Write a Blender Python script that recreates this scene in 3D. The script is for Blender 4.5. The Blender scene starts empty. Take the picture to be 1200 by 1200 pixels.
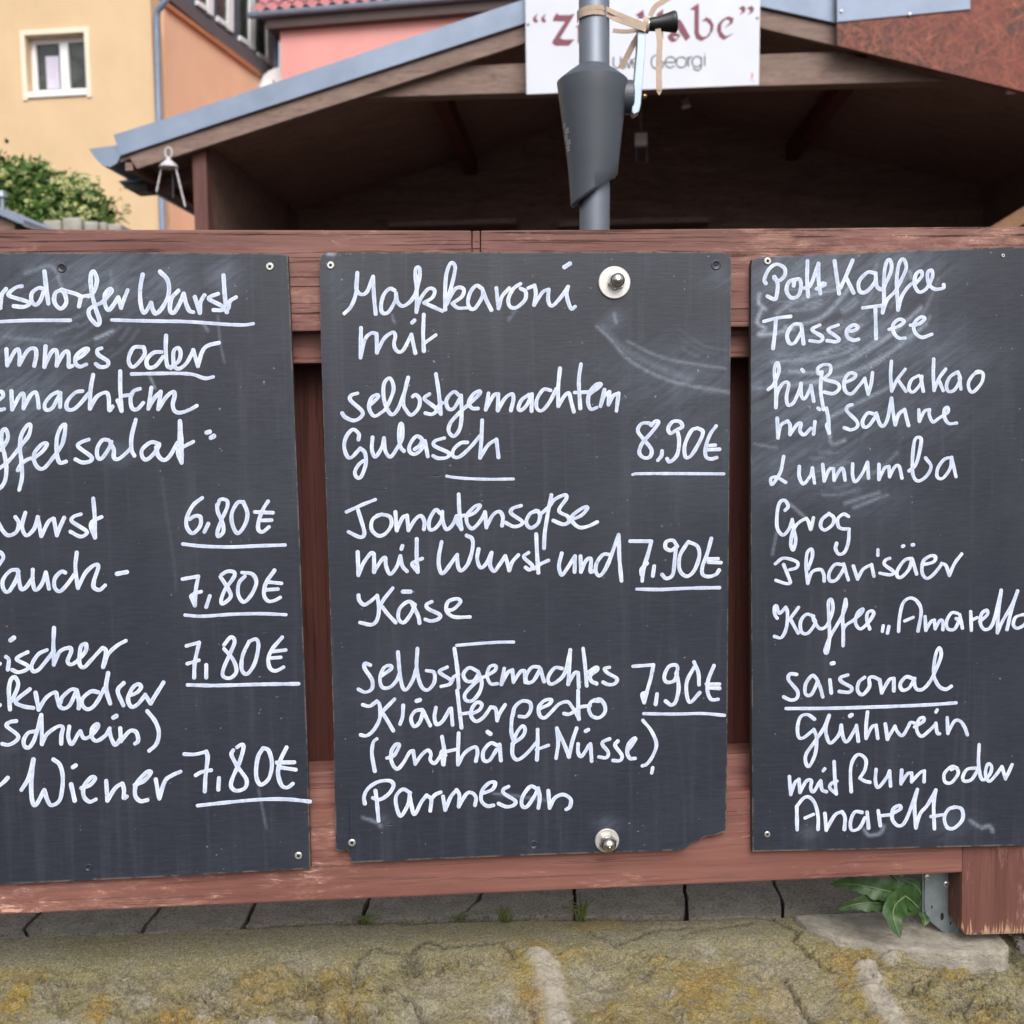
import bpy, bmesh, math, random
import numpy as np
from mathutils import Vector, Matrix, noise as mn
R = math.radians
random.seed(7)
scn = bpy.context.scene
COL = scn.collection

# ------------------------------------------------------------------ camera
YAW, PITCH, ROLL = 3.7, 4.6, 0.9
CAM_LOC = Vector((0.0, -1.0, 0.0))
cam_d = bpy.data.cameras.new('camera')
cam_d.sensor_width = 36.0
cam_d.lens = 36.0
cam_d.clip_start = 0.02
cam_d.clip_end = 400.0
cam_d.dof.use_dof = True
cam_d.dof.focus_distance = 1.0
cam_d.dof.aperture_fstop = 9.5
cam = bpy.data.objects.new('camera', cam_d)
COL.objects.link(cam)
ROT = Matrix.Rotation(-R(YAW), 3, 'Z') @ Matrix.Rotation(R(90 - PITCH), 3, 'X') @ Matrix.Rotation(-R(ROLL), 3, 'Z')
cam.matrix_world = Matrix.Translation(CAM_LOC) @ ROT.to_4x4()
scn.camera = cam

# ------------------------------------------------------------------ light
SUN_EL, SUN_AZ = 46.0, 172.0        # azimuth measured from +Y (into the scene), clockwise
world = bpy.data.worlds.new('World')
scn.world = world
world.use_nodes = True
nt = world.node_tree
bg = nt.nodes['Background']
sky = nt.nodes.new('ShaderNodeTexSky')
sky.sky_type = 'NISHITA'
sky.sun_disc = False
sky.sun_elevation = R(SUN_EL)
sky.sun_rotation = R(SUN_AZ)
sky.air_density = 1.0
sky.dust_density = 6.0
sky.ozone_density = 1.0
hs = nt.nodes.new('ShaderNodeHueSaturation')
hs.inputs['Saturation'].default_value = 0.32      # overcast: a nearly white sky
nt.links.new(sky.outputs[0], hs.inputs['Color'])
nt.links.new(hs.outputs[0], bg.inputs['Color'])
bg.inputs['Strength'].default_value = 0.15
sl = bpy.data.lights.new('sun', 'SUN')
sl.energy = 1.2
sl.angle = R(40)
sl.color = (1.0, 0.97, 0.93)
sun = bpy.data.objects.new('sun', sl)
COL.objects.link(sun)
_d = Vector((math.sin(R(SUN_AZ)) * math.cos(R(SUN_EL)), math.cos(R(SUN_AZ)) * math.cos(R(SUN_EL)), math.sin(R(SUN_EL))))
sun.rotation_euler = _d.to_track_quat('Z', 'Y').to_euler()
sun.location = _d * 8
vs = scn.view_settings
scn.display_settings.display_device = 'sRGB'
vs.view_transform = 'Standard'
vs.look = 'None'
vs.exposure = 0.30
vs.gamma = 1.0
vs.use_curve_mapping = False
scn.render.engine = 'CYCLES'

# ------------------------------------------------------------------ geometry helpers
def ray(u, v):
    return (ROT @ Vector(((u - 600) / 1200.0, -(v - 600) / 1200.0, -1.0)))
def hit(u, v, p0, n):
    d = ray(u, v)
    t = (Vector(p0) - CAM_LOC).dot(n) / d.dot(n)
    return CAM_LOC + d * t
def hitY(u, v, Y): return hit(u, v, (0, Y, 0), Vector((0, 1, 0)))
def hitZ(u, v, Z): return hit(u, v, (0, 0, Z), Vector((0, 0, 1)))
def at(u, v, depth):
    return CAM_LOC + ray(u, v) * depth

class Frame:
    """an upright local frame: x along the front, d into the depth, z up"""
    def __init__(s, p0, az):
        s.p0 = Vector(p0)
        a = R(az)
        s.d = Vector((math.sin(a), math.cos(a), 0))
        s.r = Vector((math.cos(a), -math.sin(a), 0))
    def px(s, u, v, off=0.0):
        return hit(u, v, s.p0 + s.d * off, s.d)
    def side(s, u, v, x0):
        return hit(u, v, s.p0 + s.r * x0, s.r)
    def loc(s, w):
        q = Vector(w) - s.p0
        return Vector((q.dot(s.r), q.dot(s.d), q.z))
    def w(s, x, d, z):
        p = s.p0 + s.r * x + s.d * d
        return Vector((p.x, p.y, s.p0.z + z))

class MB:
    def __init__(s): s.v = []; s.f = []; s.m = []
    def add(s, verts, faces, mi=0):
        o = len(s.v)
        s.v += [tuple(q) for q in verts]
        for f in faces:
            s.f.append(tuple(o + i for i in f)); s.m.append(mi)
    def prism(s, poly, vec, mi=0):
        n = len(poly); vec = Vector(vec)
        a = [Vector(p) for p in poly]
        nn = Vector((0, 0, 0))
        for i in range(n): nn += a[i].cross(a[(i + 1) % n])
        if nn.dot(vec) > 0: a.reverse()
        vs_ = a + [p + vec for p in a]
        s.add(vs_, [tuple(range(n)), tuple(range(2 * n - 1, n - 1, -1))] + [(i, i + n, (i + 1) % n + n, (i + 1) % n) for i in range(n)], mi)
    def box(s, lo, hi, fr=None, mi=0):
        c = [(x, y, z) for z in (lo[2], hi[2]) for y in (lo[1], hi[1]) for x in (lo[0], hi[0])]
        if fr: c = [fr.w(*q) for q in c]
        s.add(c, [(0, 2, 3, 1), (4, 5, 7, 6), (0, 1, 5, 4), (2, 6, 7, 3), (0, 4, 6, 2), (1, 3, 7, 5)], mi)
    def tube(s, pts, rad, n=10, caps=True, mi=0):
        pts = [Vector(p) for p in pts]
        rads = rad if isinstance(rad, (list, tuple)) else [rad] * len(pts)
        rings = []
        up = None
        for i, p in enumerate(pts):
            t = (pts[min(i + 1, len(pts) - 1)] - pts[max(i - 1, 0)]).normalized()
            if up is None:
                up = Vector((0, 0, 1)) if abs(t.z) < 0.9 else Vector((1, 0, 0))
            a = t.cross(up).normalized(); b = a.cross(t).normalized(); up = b
            rings.append([p + (a * math.cos(2 * math.pi * k / n) + b * math.sin(2 * math.pi * k / n)) * rads[i] for k in range(n)])
        vs_ = [q for r_ in rings for q in r_]
        fs = []
        for i in range(len(pts) - 1):
            for k in range(n):
                fs.append((i * n + k, (i + 1) * n + k, (i + 1) * n + (k + 1) % n, i * n + (k + 1) % n))
        if caps:
            fs.append(tuple(range(n)))
            fs.append(tuple(reversed(range((len(pts) - 1) * n, len(pts) * n))))
        s.add(vs_, fs, mi)
    def lathe(s, prof, c, axis=Vector((0, 0, 1)), n=32, mi=0):
        axis = Vector(axis).normalized()
        a = axis.cross(Vector((0.3, 0.9, 0.2))).normalized(); b = axis.cross(a)
        vs_ = []
        for r_, h in prof:
            for k in range(n):
                t = 2 * math.pi * k / n
                vs_.append(Vector(c) + axis * h + (a * math.cos(t) + b * math.sin(t)) * r_)
        fs = []
        for i in range(len(prof) - 1):
            for k in range(n):
                fs.append((i * n + k, i * n + (k + 1) % n, (i + 1) * n + (k + 1) % n, (i + 1) * n + k))
        fs.append(tuple(reversed(range(n)))); fs.append(tuple(range((len(prof) - 1) * n, len(prof) * n)))
        s.add(vs_, fs, mi)
    def build(s, name, mats, parent=None, bevel=0, smooth=False, loc=None):
        base = loc
        if parent is not None:
            q = parent; base = Vector((0, 0, 0))
            while q: base = base + q.location; q = q.parent
        base = Vector(base) if base is not None else Vector((0, 0, 0))
        me = bpy.data.meshes.new(name)
        me.from_pydata([tuple(Vector(v) - base) for v in s.v], [], s.f)
        if not isinstance(mats, (list, tuple)): mats = [mats]
        for m in mats: me.materials.append(m)
        if len(mats) > 1: me.polygons.foreach_set('material_index', s.m)
        bm = bmesh.new(); bm.from_mesh(me)
        if bevel or not smooth:
            bmesh.ops.recalc_face_normals(bm, faces=bm.faces)
        if bevel:
            eds = [e for e in bm.edges if len(e.link_faces) == 2 and e.calc_face_angle(0) > 0.5]
            bmesh.ops.bevel(bm, geom=eds, offset=bevel, segments=2, profile=0.6, affect='EDGES', clamp_overlap=True)
        bm.to_mesh(me); bm.free()
        if smooth: me.polygons.foreach_set('use_smooth', [True] * len(me.polygons))
        me.update()
        o = bpy.data.objects.new(name, me)
        COL.objects.link(o)
        if parent is not None: o.parent = parent
        else: o.location = base
        return o

def tag(o, label=None, cat=None, group=None, kind=None):
    if label: o['label'] = label
    if cat: o['category'] = cat
    if group: o['group'] = group
    if kind: o['kind'] = kind
    return o
def thing(name, loc, label, cat, group=None):
    o = bpy.data.objects.new(name, None)
    o.empty_display_size = 0.05
    o.location = loc
    COL.objects.link(o)
    return tag(o, label, cat, group)

# ------------------------------------------------------------------ material helpers
def srgb(r, g, b):
    f = lambda c: (c / 255.0 / 12.92) if c / 255.0 <= 0.04045 else ((c / 255.0 + 0.055) / 1.055) ** 2.4
    return (f(r), f(g), f(b), 1.0)
class NT:
    def __init__(s, name):
        s.mat = bpy.data.materials.new(name); s.mat.use_nodes = True
        s.t = s.mat.node_tree; s.n = s.t.nodes; s.l = s.t.links
        s.b = s.n['Principled BSDF']
        s._co = None
    def set(s, k, v):
        if isinstance(v, (int, float, tuple)): s.b.inputs[k].default_value = v
        else: s.l.new(v, s.b.inputs[k])
    def co(s):
        if s._co is None: s._co = s.n.new('ShaderNodeTexCoord').outputs['Object']
        return s._co
    def mapping(s, scale=(1, 1, 1), rot=(0, 0, 0), loc=(0, 0, 0), src=None):
        m = s.n.new('ShaderNodeMapping')
        m.inputs['Scale'].default_value = scale; m.inputs['Rotation'].default_value = rot; m.inputs['Location'].default_value = loc
        s.l.new(src or s.co(), m.inputs['Vector']); return m.outputs[0]
    def noise(s, scale, vec=None, detail=4, rough=0.55, dist=0.0):
        n = s.n.new('ShaderNodeTexNoise')
        n.inputs['Scale'].default_value = scale; n.inputs['Detail'].default_value = detail
        n.inputs['Roughness'].default_value = rough; n.inputs['Distortion'].default_value = dist
        s.l.new(vec or s.co(), n.inputs['Vector']); return n.outputs['Fac']
    def voro(s, scale, vec=None, feat='F1', out='Distance', rnd=1.0):
        n = s.n.new('ShaderNodeTexVoronoi'); n.feature = feat
        n.inputs['Scale'].default_value = scale; n.inputs['Randomness'].default_value = rnd
        s.l.new(vec or s.co(), n.inputs['Vector']); return n.outputs[out]
    def ramp(s, fac, stops):
        n = s.n.new('ShaderNodeValToRGB')
        e = n.color_ramp.elements
        while len(e) < len(stops): e.new(0.5)
        for i, (p, c) in enumerate(stops):
            e[i].position = p
            e[i].color = c if isinstance(c, tuple) else (c, c, c, 1)
        s.l.new(fac, n.inputs['Fac']); return n.outputs['Color']
    def mix(s, fac, a, b, mode='MIX'):
        n = s.n.new('ShaderNodeMix'); n.data_type = 'RGBA'; n.blend_type = mode
        for k, v in ((0, fac), (6, a), (7, b)):
            if isinstance(v, (int, float, tuple)): n.inputs[k].default_value = v
            else: s.l.new(v, n.inputs[k])
        return n.outputs[2]
    def math(s, op, a, b=0.0):
        n = s.n.new('ShaderNodeMath'); n.operation = op
        for k, v in ((0, a), (1, b)):
            if isinstance(v, (int, float)): n.inputs[k].default_value = v
            else: s.l.new(v, n.inputs[k])
        return n.outputs[0]
    def attr(s, name, out='Color'):
        n = s.n.new('ShaderNodeAttribute'); n.attribute_name = name; return n.outputs[out]
    def sep(s, c):
        n = s.n.new('ShaderNodeSeparateColor'); s.l.new(c, n.inputs[0]); return n.outputs
    def bump(s, h, strength=0.3, dist=0.001):
        n = s.n.new('ShaderNodeBump'); n.inputs['Strength'].default_value = strength; n.inputs['Distance'].default_value = dist
        s.l.new(h, n.inputs['Height'])
        if s.b.inputs['Normal'].is_linked: s.l.new(s.b.inputs['Normal'].links[0].from_socket, n.inputs['Normal'])
        s.l.new(n.outputs[0], s.b.inputs['Normal'])

def wood(name, c_dark, c_mid, c_light, along='X', scale=1.0, crack=0.5, flakes=0.0, rough=0.65, flake_col=srgb(196, 152, 136)):
    t = NT(name)
    k = {'X': (1.2, 14, 14), 'Z': (14, 14, 1.2), 'Y': (14, 1.2, 14)}[along]
    k2 = {'X': (0.9, 55, 55), 'Z': (55, 55, 0.9), 'Y': (55, 0.9, 55)}[along]
    g = t.noise(4.0 * scale, t.mapping(k), 6, 0.65, 0.6)
    fine = t.noise(6.0 * scale, t.mapping(k2), 5, 0.7, 0.3)
    blot = t.noise(9.0 * scale, None, 4, 0.6)
    col = t.ramp(g, [(0.30, c_dark), (0.5, c_mid), (0.72, c_light)])
    col = t.mix(t.math('MULTIPLY', t.ramp(blot, [(0.35, 0.0), (0.7, 1.0)]), 0.35), col, c_light)
    cr = t.ramp(fine, [(0.36, 1.0), (0.45, 0.0)])
    col = t.mix(t.math('MULTIPLY', t.ramp(t.noise(120 * scale, t.mapping({'X': (0.06, 1, 1), 'Z': (1, 1, 0.06), 'Y': (1, 0.06, 1)}[along]), 3, 0.7), [(0.4, 0.0), (0.6, 1.0)]), 0.30), col, c_dark)
    col = t.mix(t.math('MULTIPLY', cr, crack), col, tuple(x * 0.22 for x in c_dark[:3]) + (1,))
    hgt = t.math('SUBTRACT', t.math('MULTIPLY', g, 0.5), t.math('MULTIPLY', cr, crack))
    if flakes:
        kf = {'X': (0.38, 1.5, 1.5), 'Z': (1.5, 1.5, 0.38), 'Y': (1.5, 0.38, 1.5)}[along]
        fl = t.noise(95, t.mapping(kf), 6, 0.75, 0.4)
        big = t.noise(9.0, t.mapping({'X': (0.6, 1.6, 1.6), 'Z': (1.6, 1.6, 0.6), 'Y': (1.6, 0.6, 1.6)}[along]), 3, 0.6)
        m = t.ramp(t.math('ADD', fl, t.math('MULTIPLY', t.math('SUBTRACT', big, 0.5), flakes)), [(0.66, 0.0), (0.69, 1.0)])
        faint = t.ramp(t.math('ADD', t.math('MULTIPLY', fl, 0.5), t.math('MULTIPLY', big, 0.5)), [(0.52, 0.0), (0.62, 1.0)])
        col = t.mix(t.math('MULTIPLY', faint, 0.35), col, flake_col)
        col = t.mix(m, col, flake_col)
        hgt = t.math('SUBTRACT', hgt, t.math('MULTIPLY', m, 0.5))
    t.set('Base Color', col); t.set('Roughness', rough)
    t.set('Specular IOR Level', 0.35)
    t.bump(hgt, 0.55, 0.0016)
    return t.mat
def worn_post():
    m = wood('worn_post_wood', srgb(86, 53, 47), srgb(99, 63, 56), srgb(112, 74, 66), 'Z', 1.0, 0.3, 0.35)
    t = m.node_tree; b = t.nodes['Principled BSDF']
    co = t.nodes.new('ShaderNodeNewGeometry'); sp = t.nodes.new('ShaderNodeSeparateXYZ'); t.links.new(co.outputs['Position'], sp.inputs[0])
    mp = t.nodes.new('ShaderNodeMapping'); mp.inputs['Scale'].default_value = (420, 420, 30); t.links.new(co.outputs['Position'], mp.inputs['Vector'])
    n = t.nodes.new('ShaderNodeTexNoise'); n.inputs['Scale'].default_value = 1.0; n.inputs['Detail'].default_value = 4; t.links.new(mp.outputs[0], n.inputs['Vector'])
    zr = t.nodes.new('ShaderNodeMapRange'); zr.inputs['From Min'].default_value = POST_Z; zr.inputs['From Max'].default_value = POST_Z + 0.03; zr.inputs['To Min'].default_value = 0.24; zr.inputs['To Max'].default_value = -0.22
    t.links.new(sp.outputs['Z'], zr.inputs['Value'])
    ad = t.nodes.new('ShaderNodeMath'); t.links.new(n.outputs['Fac'], ad.inputs[0]); t.links.new(zr.outputs[0], ad.inputs[1])
    r = t.nodes.new('ShaderNodeValToRGB'); r.color_ramp.elements[0].position = 0.60; r.color_ramp.elements[1].position = 0.72; t.links.new(ad.outputs[0], r.inputs['Fac'])
    mx = t.nodes.new('ShaderNodeMix'); mx.data_type = 'RGBA'
    t.links.new(b.inputs['Base Color'].links[0].from_socket, mx.inputs[6]); mx.inputs[7].default_value = srgb(172, 138, 112); t.links.new(r.outputs['Color'], mx.inputs[0])
    t.links.new(mx.outputs[2], b.inputs['Base Color'])
    return m
def plain(name, col, rough=0.5, metal=0.0, var=0.12, scale=12.0, bump=0.0, bscale=80.0, spec=0.5):
    t = NT(name)
    n = t.noise(scale, None, 5, 0.6)
    lo = tuple(c * (1 - var) for c in col[:3]) + (1,); hi = tuple(min(1, c * (1 + var)) for c in col[:3]) + (1,)
    t.set('Base Color', t.ramp(n, [(0.3, lo), (0.7, hi)]))
    t.set('Roughness', rough); t.set('Metallic', metal); t.set('Specular IOR Level', spec)
    if bump: t.bump(t.noise(bscale, None, 5, 0.6), bump, 0.002)
    return t.mat

M = {}
M['rail'] = wood('rail_wood', srgb(88, 56, 51), srgb(116, 79, 72), srgb(140, 102, 94), 'X', 1.0, 0.9, 0.25)
M['rail_low'] = wood('painted_rail_wood', srgb(104, 66, 59), srgb(120, 78, 70), srgb(136, 94, 84), 'X', 0.8, 0.35, 0.75)
M['rail_rear'] = wood('rear_rail_wood', srgb(112, 74, 67), srgb(140, 96, 88), srgb(156, 114, 104), 'X', 0.9, 0.4, 0.0)
M['plank'] = wood('dark_plank_wood', srgb(72, 38, 34), srgb(88, 47, 41), srgb(100, 56, 48), 'Z', 1.0, 0.4)
POST_Z = hitY(1180, 1096, 0).z
M['post'] = worn_post()
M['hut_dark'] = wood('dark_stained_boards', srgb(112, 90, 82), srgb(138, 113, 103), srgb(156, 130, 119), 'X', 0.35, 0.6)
M['hut_shade'] = wood('shaded_hut_boards', srgb(94, 72, 65), srgb(116, 92, 84), srgb(134, 108, 98), 'X', 0.35, 0.6)  # darker copy of the hut boards, with indoor shade put into the colour
M['hut_trim'] = wood('greyed_trim_wood', srgb(104, 85, 77), srgb(126, 105, 96), srgb(146, 124, 114), 'X', 0.5, 0.5)
M['hut_post'] = wood('post_brown_wood', srgb(80, 50, 47), srgb(98, 64, 60), srgb(112, 76, 72), 'Z', 0.5, 0.4)
M['steel'] = plain('galvanised_steel', srgb(136, 146, 152), 0.48, 0.65, 0.18, 60, 0.15, 200)
M['zinc'] = plain('zinc_sheet', srgb(132, 145, 166), 0.55, 0.35, 0.14, 5, 0.08, 60)
M['bright_metal'] = plain('bright_screw_metal', srgb(205, 205, 200), 0.35, 0.75, 0.1, 90)
M['nut_metal'] = plain('stainless_metal', srgb(190, 186, 178), 0.22, 1.0, 0.05, 60)
M['washer'] = plain('washer_metal', srgb(205, 203, 200), 0.45, 0.6, 0.12, 120, 0.1, 300)
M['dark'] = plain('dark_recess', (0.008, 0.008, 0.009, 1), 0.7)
# ------------------------------------------------------------------ handwriting (stroke centre lines, in the units of a 1200 px wide sheet, six times enlarged)
WRITING = {}
WRITING['left'] = [
 ('menu_text', (0,290), 5.4, """-35,300 -12,330 2,425;2,425 12,335 42,292
155,272 115,280 65,318 70,342 190,380 205,400 165,418 95,412
308,292 270,285 225,320 222,375 250,403 282,375 312,300;312,168 325,280 340,395
440,295 390,320 383,385 425,430 465,390 455,325 430,295 470,308 530,325 570,345;570,345 555,415;562,352 600,340 640,340
620,345 660,310 682,230 658,168 638,200 642,300 670,420 700,515 682,545 632,490 625,440 660,412 712,390
712,390 752,350 785,308 770,290 737,330 740,405 765,440 800,400 832,350;832,350 852,425;852,425 870,370 897,300
1003,190 985,300 990,400 1015,460 1062,390;1062,390 1075,440 1100,465 1150,410 1187,320 1178,230 1125,170"""),
 ('menu_text', (170,290), 5.4, """235,303 185,360 175,440 202,460 240,400 272,325;272,325 290,400 312,445 340,455
350,348 385,460;385,455 390,385 418,335
515,325 462,345 452,365 545,415 542,440 480,440
552,195 560,330 575,455;545,440 583,430 596,378 640,350"""),
 ('underline', (0,290), 4.8, """-60,525 0,522 200,513 495,512"""),
 ('underline', (170,290), 4.8, """-235,510 -100,514 100,518 300,522 560,540 690,545 762,536"""),
 ('menu_text', (0,290), 5.2, """45,715 50,830;50,830 100,735 128,715 138,760 135,825;135,825 195,725 245,712 255,760 240,832
320,695 312,840;312,840 360,738 392,722 402,760 398,832;398,832 448,742 478,735 484,790 484,840 510,832
532,790 578,762 620,718 590,715 537,760 530,810 560,838 608,822
715,708 685,720 692,755 758,800 750,835 702,840 672,818
1010,700 940,705 905,780 918,832 952,832 1015,755 1012,705"""),
 ('menu_text', (170,290), 5.2, """118,735 60,740 12,790 22,842 72,835 128,768;148,620 145,720 155,825 182,848
182,842 235,800 250,740 230,705 200,735 205,830 240,852 292,812 338,728;338,722 372,835;372,832 402,732 442,690 520,670"""),
 ('underline', (170,290), 4.8, """-95,890 0,888 200,885 330,892 420,920 480,910"""),
 ('menu_text', (0,290), 5.2, """-5,1070 22,1045 10,1012 -30,1040 -30,1110 0,1140 30,1135
80,1010 85,1140;85,1140 138,1042 162,1025 168,1060 165,1132;165,1132 215,1040 250,1018 265,1060 272,1128
408,1015 360,1040 315,1100 325,1142 370,1125 425,1022;425,1022 422,1122
580,1010 530,1020 475,1080 470,1132 512,1140 562,1100 625,1025;655,895 637,1000 632,1135;632,1135 680,1050 745,1020 765,1060 768,1145 792,1118
845,870 846,1000 855,1150;855,1150 826,1075;870,1042 930,1035;985,993 940,1010 918,1060 928,1128 965,1137 1008,1092"""),
 ('menu_text', (170,290), 5.2, """45,985 22,1135;22,1135 68,1055 110,1015;110,1015 92,1138;92,1138 150,1050 198,1015 208,1042 195,1100 205,1145 240,1162 300,1147 365,1112"""),
 ('menu_text', (0,470), 5.2, """8,345 55,262 40,200 14,215 12,300 32,380 45,470 35,560 0,612 -20,600;-20,485 50,432 112,360 150,310
150,310 202,240 215,170 190,172 150,240 140,330 150,420 155,530 135,625;125,487 150,442 200,408 240,402
240,402 302,350 330,302 300,300 245,360 240,420 270,470 312,470 370,402 402,360 442,290 460,170 430,182 400,260 400,370 420,432 465,425
625,270 570,290 550,320 640,390 635,422 580,432 530,410
765,275 720,275 685,330 685,390 712,405 762,340 785,285;775,290 800,342 800,395 830,408 882,370 922,328
955,130 925,250 925,340 945,385
1120,302 1062,290 1000,340 1000,390 1030,412 1082,370 1120,312"""),
 ('menu_text', (170,470), 5.2, """78,325 92,382 130,415 172,388 228,292;245,140 257,300 257,435;257,435 232,365 240,300 245,140;262,325 340,285"""),
 ('menu_text', (170,470), 6.4, """432,222 455,216;462,258 484,246"""),
 ('menu_text', (0,470), 5.2, """-15,850 20,912 60,945 115,920 132,860 108,815
178,785 155,880 185,945 238,900 265,815;265,815 290,950;290,950 340,850 375,825;378,828 400,945;400,942 420,890 452,820
570,795 520,812 505,845 605,912 600,940 560,952 495,918
655,685 665,800 668,960;668,958 640,890 645,852 680,830 715,815"""),
 ('price', (170,560), 5.0, """402,140 340,190 297,270 292,340 332,390 385,342 390,278 352,268 312,292
445,322 417,380
510,195 530,152 575,160 578,205 540,290 510,375 515,412 550,380 545,320 512,240 506,190
690,170 650,175 610,250 615,330 652,390 702,330 720,250 690,170
865,165 830,220 800,300 796,360 825,380 872,345;770,240 900,245;800,300 890,297"""),
 ('underline', (170,560), 4.8, """265,465 400,480 600,486 800,478 985,472"""),
 ('menu_text', (0,640), 5.2, """-20,38 8,48 22,85 -20,145
122,165 70,175 20,240 25,302 60,320 112,240 130,178;125,172 135,250 150,302 182,290 230,222;230,165 230,250 250,308 292,270 322,185;322,185 345,300
460,187 430,180 385,230 385,290 420,318 472,270 522,200;540,45 530,150 548,295;548,295 600,190 660,135 692,142 662,240 660,290 700,308 740,275"""),
 ('menu_text', (0,640), 6.2, """822,195 893,182"""),
 ('price', (170,560), 5.0, """262,712 375,692;375,692 356,790 350,898;322,832 348,812 395,800;322,832 350,898
455,830 430,908
535,682 580,657 628,665 620,705 560,790 535,860 547,885 600,840 590,790 530,695
680,665 755,678 782,740 742,830 692,872 655,820 660,740 702,692
910,650 850,740 836,820 865,866 910,862 952,840;862,732 960,742;850,787 935,782"""),
 ('underline', (170,560), 4.6, """280,965 400,973 600,960 800,955 990,962"""),
 ('menu_text', (0,640), 6.4, """74,662 98,644"""),
 ('menu_text', (0,640), 5.2, """-4,830 0,826;42,778 62,800 55,868
195,745 135,775 120,800 195,840 190,866 130,887 85,870
330,730 270,760 225,830 230,877 270,870 330,800 380,735;380,575 375,700 378,835;378,832 420,742 488,715 500,742 475,808 500,832 547,808
547,803 600,742 605,690 572,700 560,760 560,830 590,852 640,802 720,715;725,715 745,742 725,850;727,848 760,762 820,702 885,665"""),
 ('menu_text', (0,790), 5.4, """70,248 62,120 75,42 105,22 128,68 110,130 80,190;210,105 112,190 160,225 235,238;-4,220 0,216
250,130 272,250;272,248 325,165 388,128 402,170 420,225 450,242 492,215 540,112
540,112 500,108 440,160 425,200;540,115 555,190 553,240
690,127 640,122 582,170 580,220 620,247 672,210 735,100;760,-8 746,100 775,207;870,62 828,118 868,220
905,152 962,130 992,92 970,70 930,100 900,170 920,227 962,217 1020,150;1020,145 1060,207;1060,205 1092,150 1150,58"""),
 ('menu_text', (0,790), 5.2, """115,330 70,337 47,365 125,430 112,470 60,497 15,490
248,402 200,412 168,460 172,505 205,515 245,450 290,287;290,287 295,492;295,490 332,420 410,367 442,378 432,430 430,490
487,368 480,440 505,492 550,420 565,400;565,400 590,450 642,432 690,372 682,350 650,380 645,440 680,470 742,430 772,380;768,388 782,450 812,497 850,450
845,380 850,472;850,470 910,402 950,402 968,432 970,472 948,490;1035,260 1090,330 1117,410 1100,490 1048,540"""),
 ('menu_text', (0,790), 6.2, """797,306 818,294"""),
 ('price', (170,730), 5.0, """290,162 380,137;380,137 350,280 345,385;296,287 380,262;430,295 430,385
555,155 602,100 630,130 600,210 552,320 550,375 600,387 642,340 620,260 555,182
730,130 780,115 797,160 772,280 720,357 680,330 686,230 732,130
965,100 890,190 866,260 880,320 920,337 975,310;890,202 990,190;890,247 955,242"""),
 ('underline', (170,730), 5.0, """298,436 500,440 800,432 1080,428"""),
 ('menu_text', (0,790), 5.4, """-40,802 0,780 30,755 55,728
150,815 200,730 235,600;235,600 220,760 225,880 250,922 312,815;312,815 335,890 365,922 422,880 442,740 422,640 375,600
500,775 525,890;570,802 632,780 670,735 642,725 590,790 590,860 630,897 675,880
747,750 755,890;755,888 810,802 858,768;862,770 872,815 870,872 892,860
945,780 1010,752 1062,692 1030,690 960,770 950,850 985,892 1037,885"""),
 ('menu_text', (0,790), 6.0, """512,655 533,641"""),
 ('menu_text', (170,840), 5.4, """75,440 100,575;100,573 140,452 190,412 250,385"""),
 ('price', (170,840), 5.2, """275,262 350,264 430,245;430,245 440,290 425,420 420,525;355,412 400,387 465,375;520,430 515,512
620,235 608,268 650,350 712,440 702,500 642,520 605,490 615,430 660,330 692,220 680,195 645,215
830,220 795,280 780,380 790,450 820,477 872,430 892,330 870,240 835,220
995,215 950,310 935,400 960,482 1000,497 1040,470;925,322 1050,320;960,357 1060,372"""),
 ('underline', (170,840), 5.0, """368,625 500,610 700,590 850,580 1000,580 1160,596"""),
]
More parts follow.
